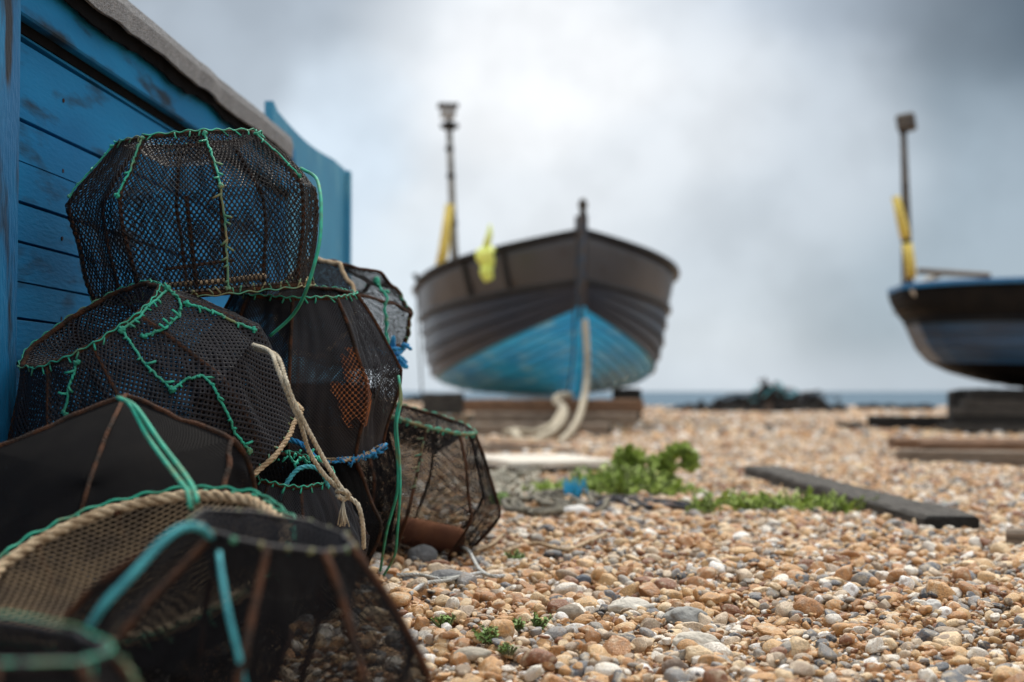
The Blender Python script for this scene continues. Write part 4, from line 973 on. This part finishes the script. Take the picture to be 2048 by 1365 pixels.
M['netheap'] = mat('old_dark_nets', (.022, .019, .017), (.007, .007, .007), .9, 7, (.4, .6), .8, 30, spec=.1, third=(.08, .055, .04), tscale=5, tspread=(.58, .66))
b = MB(); b.add(V, q); b.build('net_mound', 'netheap', hb)
for k in range(16):
    x = rr.uniform(-1.2, 1.1); P = [(x + rr.normal(0, .12) + t * .12, -.5 + t * .14, heap(x + t * .1, -.5 + t * .14) + .03 + abs(rr.normal(0, .05))) for t in range(6)]
    cord_mb(P, .014).build('rope_end', ('netheap', 'darkrope', 'netheap', 'darkrope', 'turq')[k % 5], hb, True)
MB().tube([(.02, 0, .3), (.0, 0, .52)], [.08, .03], 6).build('bent_stake', 'tar', hb); MB().tube([(.48, 0, .3), (.46, 0, .6)], .02, 6).build('teal_stake', 'turq', hb)
dp = at(1760, 815, 33); db = MB()
for k in range(22):
    c = Vector((dp.x + rr.uniform(-1.0, 1.0), 33 + rr.normal(0, .2), float(gz(dp.x, 33)) + .03 + rr.random() * .05)); db.tube(spline([c, c + Vector((.18, 0, .06 * rr.random())), c + Vector((.4, .1, 0))], .06), .045, 5)
tag(db.build('net_strip', 'netheap', None, True), 'low strip of discarded netting between the heap and the dark navy boat', 'netting')
for k, (u0, v0, w0, lb) in enumerate(((1400, 812, .9, 'small mound of debris just left of the big heap'), (850, 800, .7, 'flat scrap of debris left of the bow-on boat'))):
    c = at(u0, v0, 31); V = [(c.x + (i / 15 - 1) * w0, 31 + (j / 6 - 1) * .3, float(gz(c.x, 31)) + .16 * (1 - (i / 15 - 1) ** 2) * (1 - (j / 6 - 1) ** 2) * (1 + 1.2 * fbm((i * .3, j * .4, k), 1.))) for j in range(13) for i in range(31)]
    b = MB(); b.add(V, [(j * 31 + i, j * 31 + i + 1, (j + 1) * 31 + i + 1, (j + 1) * 31 + i) for j in range(12) for i in range(30)]); tag(b.build('debris_mound', 'netheap'), lb, 'debris')

# ------------------------------------------------------------------ plants
def leafmat(nm, a, b_): return mat(nm, a, b_, .6, 30, (.35, .65), spec=.3)
M['leaf'] = leafmat('sea_plant_leaf', (.42, .53, .12), (.27, .38, .07)); M['leaf2'] = leafmat('young_weed_leaf', (.27, .42, .12), (.19, .31, .09)); M['stalk'] = leafmat('green_stalk', (.12, .16, .05), (.1, .1, .05))
def frond(b, sb, p, d, ln, lw, n=16, r=np.random.default_rng(1), curl=.6):
    p = Vector(p); d = Vector(d).normalized(); P = []; side = Vector((r.normal(), r.normal(), r.normal() * .3)).normalized()
    for k in range(n + 1):
        P.append(p.copy()); p = p + d * ln / n; d = (d + side * curl * .12 + Vector((0, 0, -.02)) + Vector(r.normal(0, .05, 3))).normalized()
    sb.tube(P, .0016 + lw * .08, 4)
    for k in range(2, n + 1):
        for sgn in (-1, 1):
            q = P[k]; t = (P[k] - P[k - 1]).normalized(); sv = (t.cross(Vector(r.normal(0, 1, 3)))).normalized() * sgn
            l = lw * r.uniform(.5, 1.3); e = q + (sv * 1. + t * .3).normalized() * l; w = t.cross(sv).normalized() * l * .34; mid = (q + e) / 2
            b.add([q, mid + w + t * l * .1, e, mid - w + t * l * .1], [(0, 1, 2, 3)])
def plant(name, label, base, spots, lw, seed, lm='leaf', n=14, cat='plant', group=None):
    r = np.random.default_rng(seed); root = empty(name, base); tag(root, label, cat, group); b = MB(); sb = MB()
    for (x, y, z, dx, dy, dz, ln, curl) in spots: frond(b, sb, (x, y, z), (dx, dy, dz), ln, lw, n, r, curl)
    b.build('foliage', lm, root); sb.build('stems', 'stalk', root)['kind'] = 'stuff'; return root
r = np.random.default_rng(21); sp = []
yb = 6.0; bx = (1235 - CX) / F * yb
for k in range(360):
    x = r.normal(0, .145); x = max(-.34, min(.34, x)); y = r.uniform(-.18, .45)
    hgt = max(.03, .12 * (1 - (x - .03) ** 2 / .09)) * r.uniform(.55, 1.1)
    sp.append((x, y, .005, r.normal(0, .8), r.normal(-.1, .6), .75, hgt * 1.15, r.normal(0, .8)))
def curl_spots(cx, w, h, rad, n, y0):
    for k in range(n):                                   # a stalk that rises and hooks over, tufted all along its upper part
        t = r.uniform(0, 1)
        if t < .35: px, pz = cx + w * t * .5, h * t / .35 * .75
        else:
            a = math.pi - (t - .35) / .65 * math.pi * 1.25; px = cx + w * .17 + rad * (1 + math.cos(a)); pz = h * .75 + rad * math.sin(a)
        sp.append((px + r.normal(0, .006), y0 + r.normal(0, .012), pz, r.normal(0, 1), r.normal(0, .6), r.normal(.1, .7), .035, r.normal(0, .8)))
curl_spots(.215, .05, .20, .045, 150, .1); curl_spots(.02, .03, .185, .035, 90, .12); curl_spots(.15, .02, .15, .03, 50, .1)
sp += [(r.uniform(-.36, -.08), r.uniform(-.05, .3), .005, r.normal(0, 1), r.normal(0, .6), .5, r.uniform(.03, .06), r.normal(0, .8)) for _ in range(90)]
plant('shingle_plant', 'big feathery green plant with curling tips in the middle of the shingle', (bx, yb, float(gz(bx, yb))), sp, .020, 3)
sp = []; yb = 5.05; bx = (1545 - CX) / F * yb
for k in range(230):
    x = r.uniform(-.26, .25); sp.append((x, r.normal(0, .05), .005, r.normal(0, .7), r.normal(0, .5), .8, r.uniform(.05, .095), r.normal(0, .8)))
sp += [(.24, 0, .01, 1, 0, .45, .14, .1), (.22, 0, .01, 1, .1, .5, .12, .2)]
plant('shingle_plant', 'low spreading green plant along the left side of the sleeper', (bx, yb, float(gz(bx, yb))), sp, .016, 4)
weeds = [(893, 1250, 'pale weed sprig near the front pot, leftmost of the lowest weeds'), (978, 1288, 'small bright weed sprig, lowest of all at the bottom of the shingle'), (1033, 1262, 'weed sprig between two neighbours in the foreground shingle'),
         (1078, 1256, 'weed sprig right of its neighbour in the foreground shingle'), (1030, 1112, 'little green weed right of the terracotta-weighted pot'), (1000, 1010, 'tuft of green weed beside the slumped pot'),
         (1012, 1308, 'tiny weed by the lowest sprig'), (948, 1285, 'thin seedling left of the lowest sprig')]
for k, (u, v, lb) in enumerate(weeds):
    p = gpt(u, v + 14, .012); r = np.random.default_rng(40 + k); sc = (.95, 1.05, .8, .95, 1.1, 2.0, .6, .5)[k]
    sp = [(r.normal(0, .006), r.normal(0, .006), 0, r.normal(0, .55), r.normal(0, .5), 1, r.uniform(.018, .032) * sc, r.normal(0, .3)) for _ in range(14 if k != 5 else 40)]
    plant('weed', lb, p, sp, .008 * sc, 50 + k, 'leaf2', 7, 'weed', 'small weeds in the shingle')
# trailing stalks of dry stem
grope('dry brown bent stem on the shingle behind the middle pebbles', [(1010, 1118), (1070, 1108), (1130, 1124), (1175, 1112), (1212, 1098)], .006, 'tan', False, name='dried_stalk', lift=.02)
grope('second dry stem crossing in front of the slumped pot', [(952, 1118), (985, 1108), (1005, 1095)], .005, 'tan', False, name='dried_stalk', lift=.02)
grope('white rope lying in a curve on the shingle beside the slumped pot', [(905, 1112), (935, 1118), (952, 1145), (962, 1165), (985, 1178), (1030, 1172)], .0048, 'white', lift=.022)
grope('pale rope with a bend running toward the front pot', [(795, 1182), (840, 1182), (880, 1192), (915, 1186), (962, 1172)], .0048, 'white', lift=.022)
grope('short pale rope branch nearest the front pot', [(822, 1226), (850, 1205), (890, 1196), (918, 1186)], .0048, 'white', lift=.022)
r = np.random.default_rng(5)
for k, lb in enumerate(('slanting twig at the foot of the half-hidden fine-mesh pot', 'upper twig leaning on the slumped pot', 'thin twig lying below the green cords')):
    a = gpt(765 + k * 6, 1068 + k * 18, .06 - k * .015); e = gpt(838 + k * 4, 1112 + k * 8, .02)
    tag(cord_mb([a, (a + e) / 2 + Vector((0, 0, .008)), e], .0055 - k * .001).build('twig', 'woodbrown', None, True), lb, 'twig')
b = MB()
for k in range(160):
    a = gpt(760 + r.uniform(-20, 45), 1090 + r.uniform(-15, 35), .02 + r.random() * .03); b.tube([a, a + Vector(r.normal(0, .02, 3)), a + Vector(r.normal(0, .03, 3))], .0007, 3)
tag(b.build('dry_grass_tangle', 'tan'), 'tangle of fine dry roots at the foot of the pile', 'roots')

# old rope tangle
M['oldrope'] = mat('dirty_old_rope', (.22, .20, .15), (.11, .10, .08), .9, 20, bump=.5, bscale=100)
r = np.random.default_rng(9); b = MB()
for k in range(6):
    cx_, cv = 1110 + r.uniform(-50, 50), 1030 + r.uniform(-12, 12); P = []
    for t in np.linspace(0, 6.28 * r.uniform(.7, 1.1), 10): P.append(gpt(cx_ + 62 * math.cos(t) * r.uniform(.7, 1.2), cv + 17 * math.sin(t) * r.uniform(.8, 1.2), .03 + .02 * r.random()))
    rope_mb(P, .011, step=.012, mb=b)
tag(b.build('rope_coil', 'oldrope', None, True), 'tangled coil of dirty old rope in front of the big green plant', 'rope coil')
b = MB()
for k in range(46):
    u0, v0 = r.uniform(985, 1075), r.uniform(945, 1005); P = [gpt(u0 + t * r.uniform(6, 14) - 20, v0 + t * r.uniform(-2, 5) + r.normal(0, 3), .02 + abs(r.normal(0, .02))) for t in range(5)]
    cord_mb(P, .006, b, 4, .04)
M['paleline'] = mat('bleached_line', (.45, .42, .34), (.28, .26, .20), .9, 20)
tag(b.build('net_tangle', 'paleline', None, True), 'bleached tangle of old line and netting right of the slumped pot', 'netting')
b = MB()
for k in range(5):
    P = [gpt(1185 + t * 40 + r.normal(0, 4), 1022 + r.normal(0, 6) + t * 2, .02 + .02 * r.random()) for t in range(6)]; cord_mb(P, .008, b, 5, .03)
M['darkrope'] = mat('dark_blue_black_rope', (.02, .03, .05), (.05, .04, .035), .8, 20)
tag(b.build('rope', 'darkrope', None, True), 'dark ropes strung along the shingle between the two green plants', 'rope')
def rag(label, u, v, wpx, hpx, m, seed, y=None, name='rag', cat='rag'):
    r = np.random.default_rng(seed); p = gpt(u, v, .0); s = p.y / F; b = MB(); W_, Hh = wpx * s, hpx * s
    for k in range(60):
        a = p + Vector((r.normal(0, W_ * .22), r.normal(0, .015), .01)); tip = a + Vector((r.normal(0, W_ * .25), r.normal(0, .02), Hh * r.uniform(.3, 1))); w = Vector((r.uniform(.015, .06) * W_, 0, r.normal(0, .02) * W_))
        mid = (a + tip) / 2 + Vector((0, -.012, 0)); b.add([a - w, a + w, mid + w * 1.1, mid - w * .9, tip + w * .5, tip - w * .3], [(0, 1, 2, 3), (3, 2, 4, 5)])
    return tag(b.build(name, m), label, cat)
M['ragblue'] = mat('bright_blue_plastic_fibre', (.03, .38, .62), (.02, .28, .50), .6, 20)
rag('bright blue frayed scrap standing up before the big green plant', 1147, 1010, 44, 50, 'ragblue', 1)
rag('small teal scrap on the shingle behind the shade-black sleeper end', 1897, 1017, 32, 12, 'turq', 2)
rag('deep blue scrap at the left end of the low spreading plant', 1490, 1046, 34, 8, 'bluerope', 3)
rag('tiny blue scrap among the front pebbles', 1196, 1308, 18, 8, 'bluerope', 4)
rag('blue scrap on the planks at the right edge', 1838, 892, 22, 14, 'ragblue', 5)
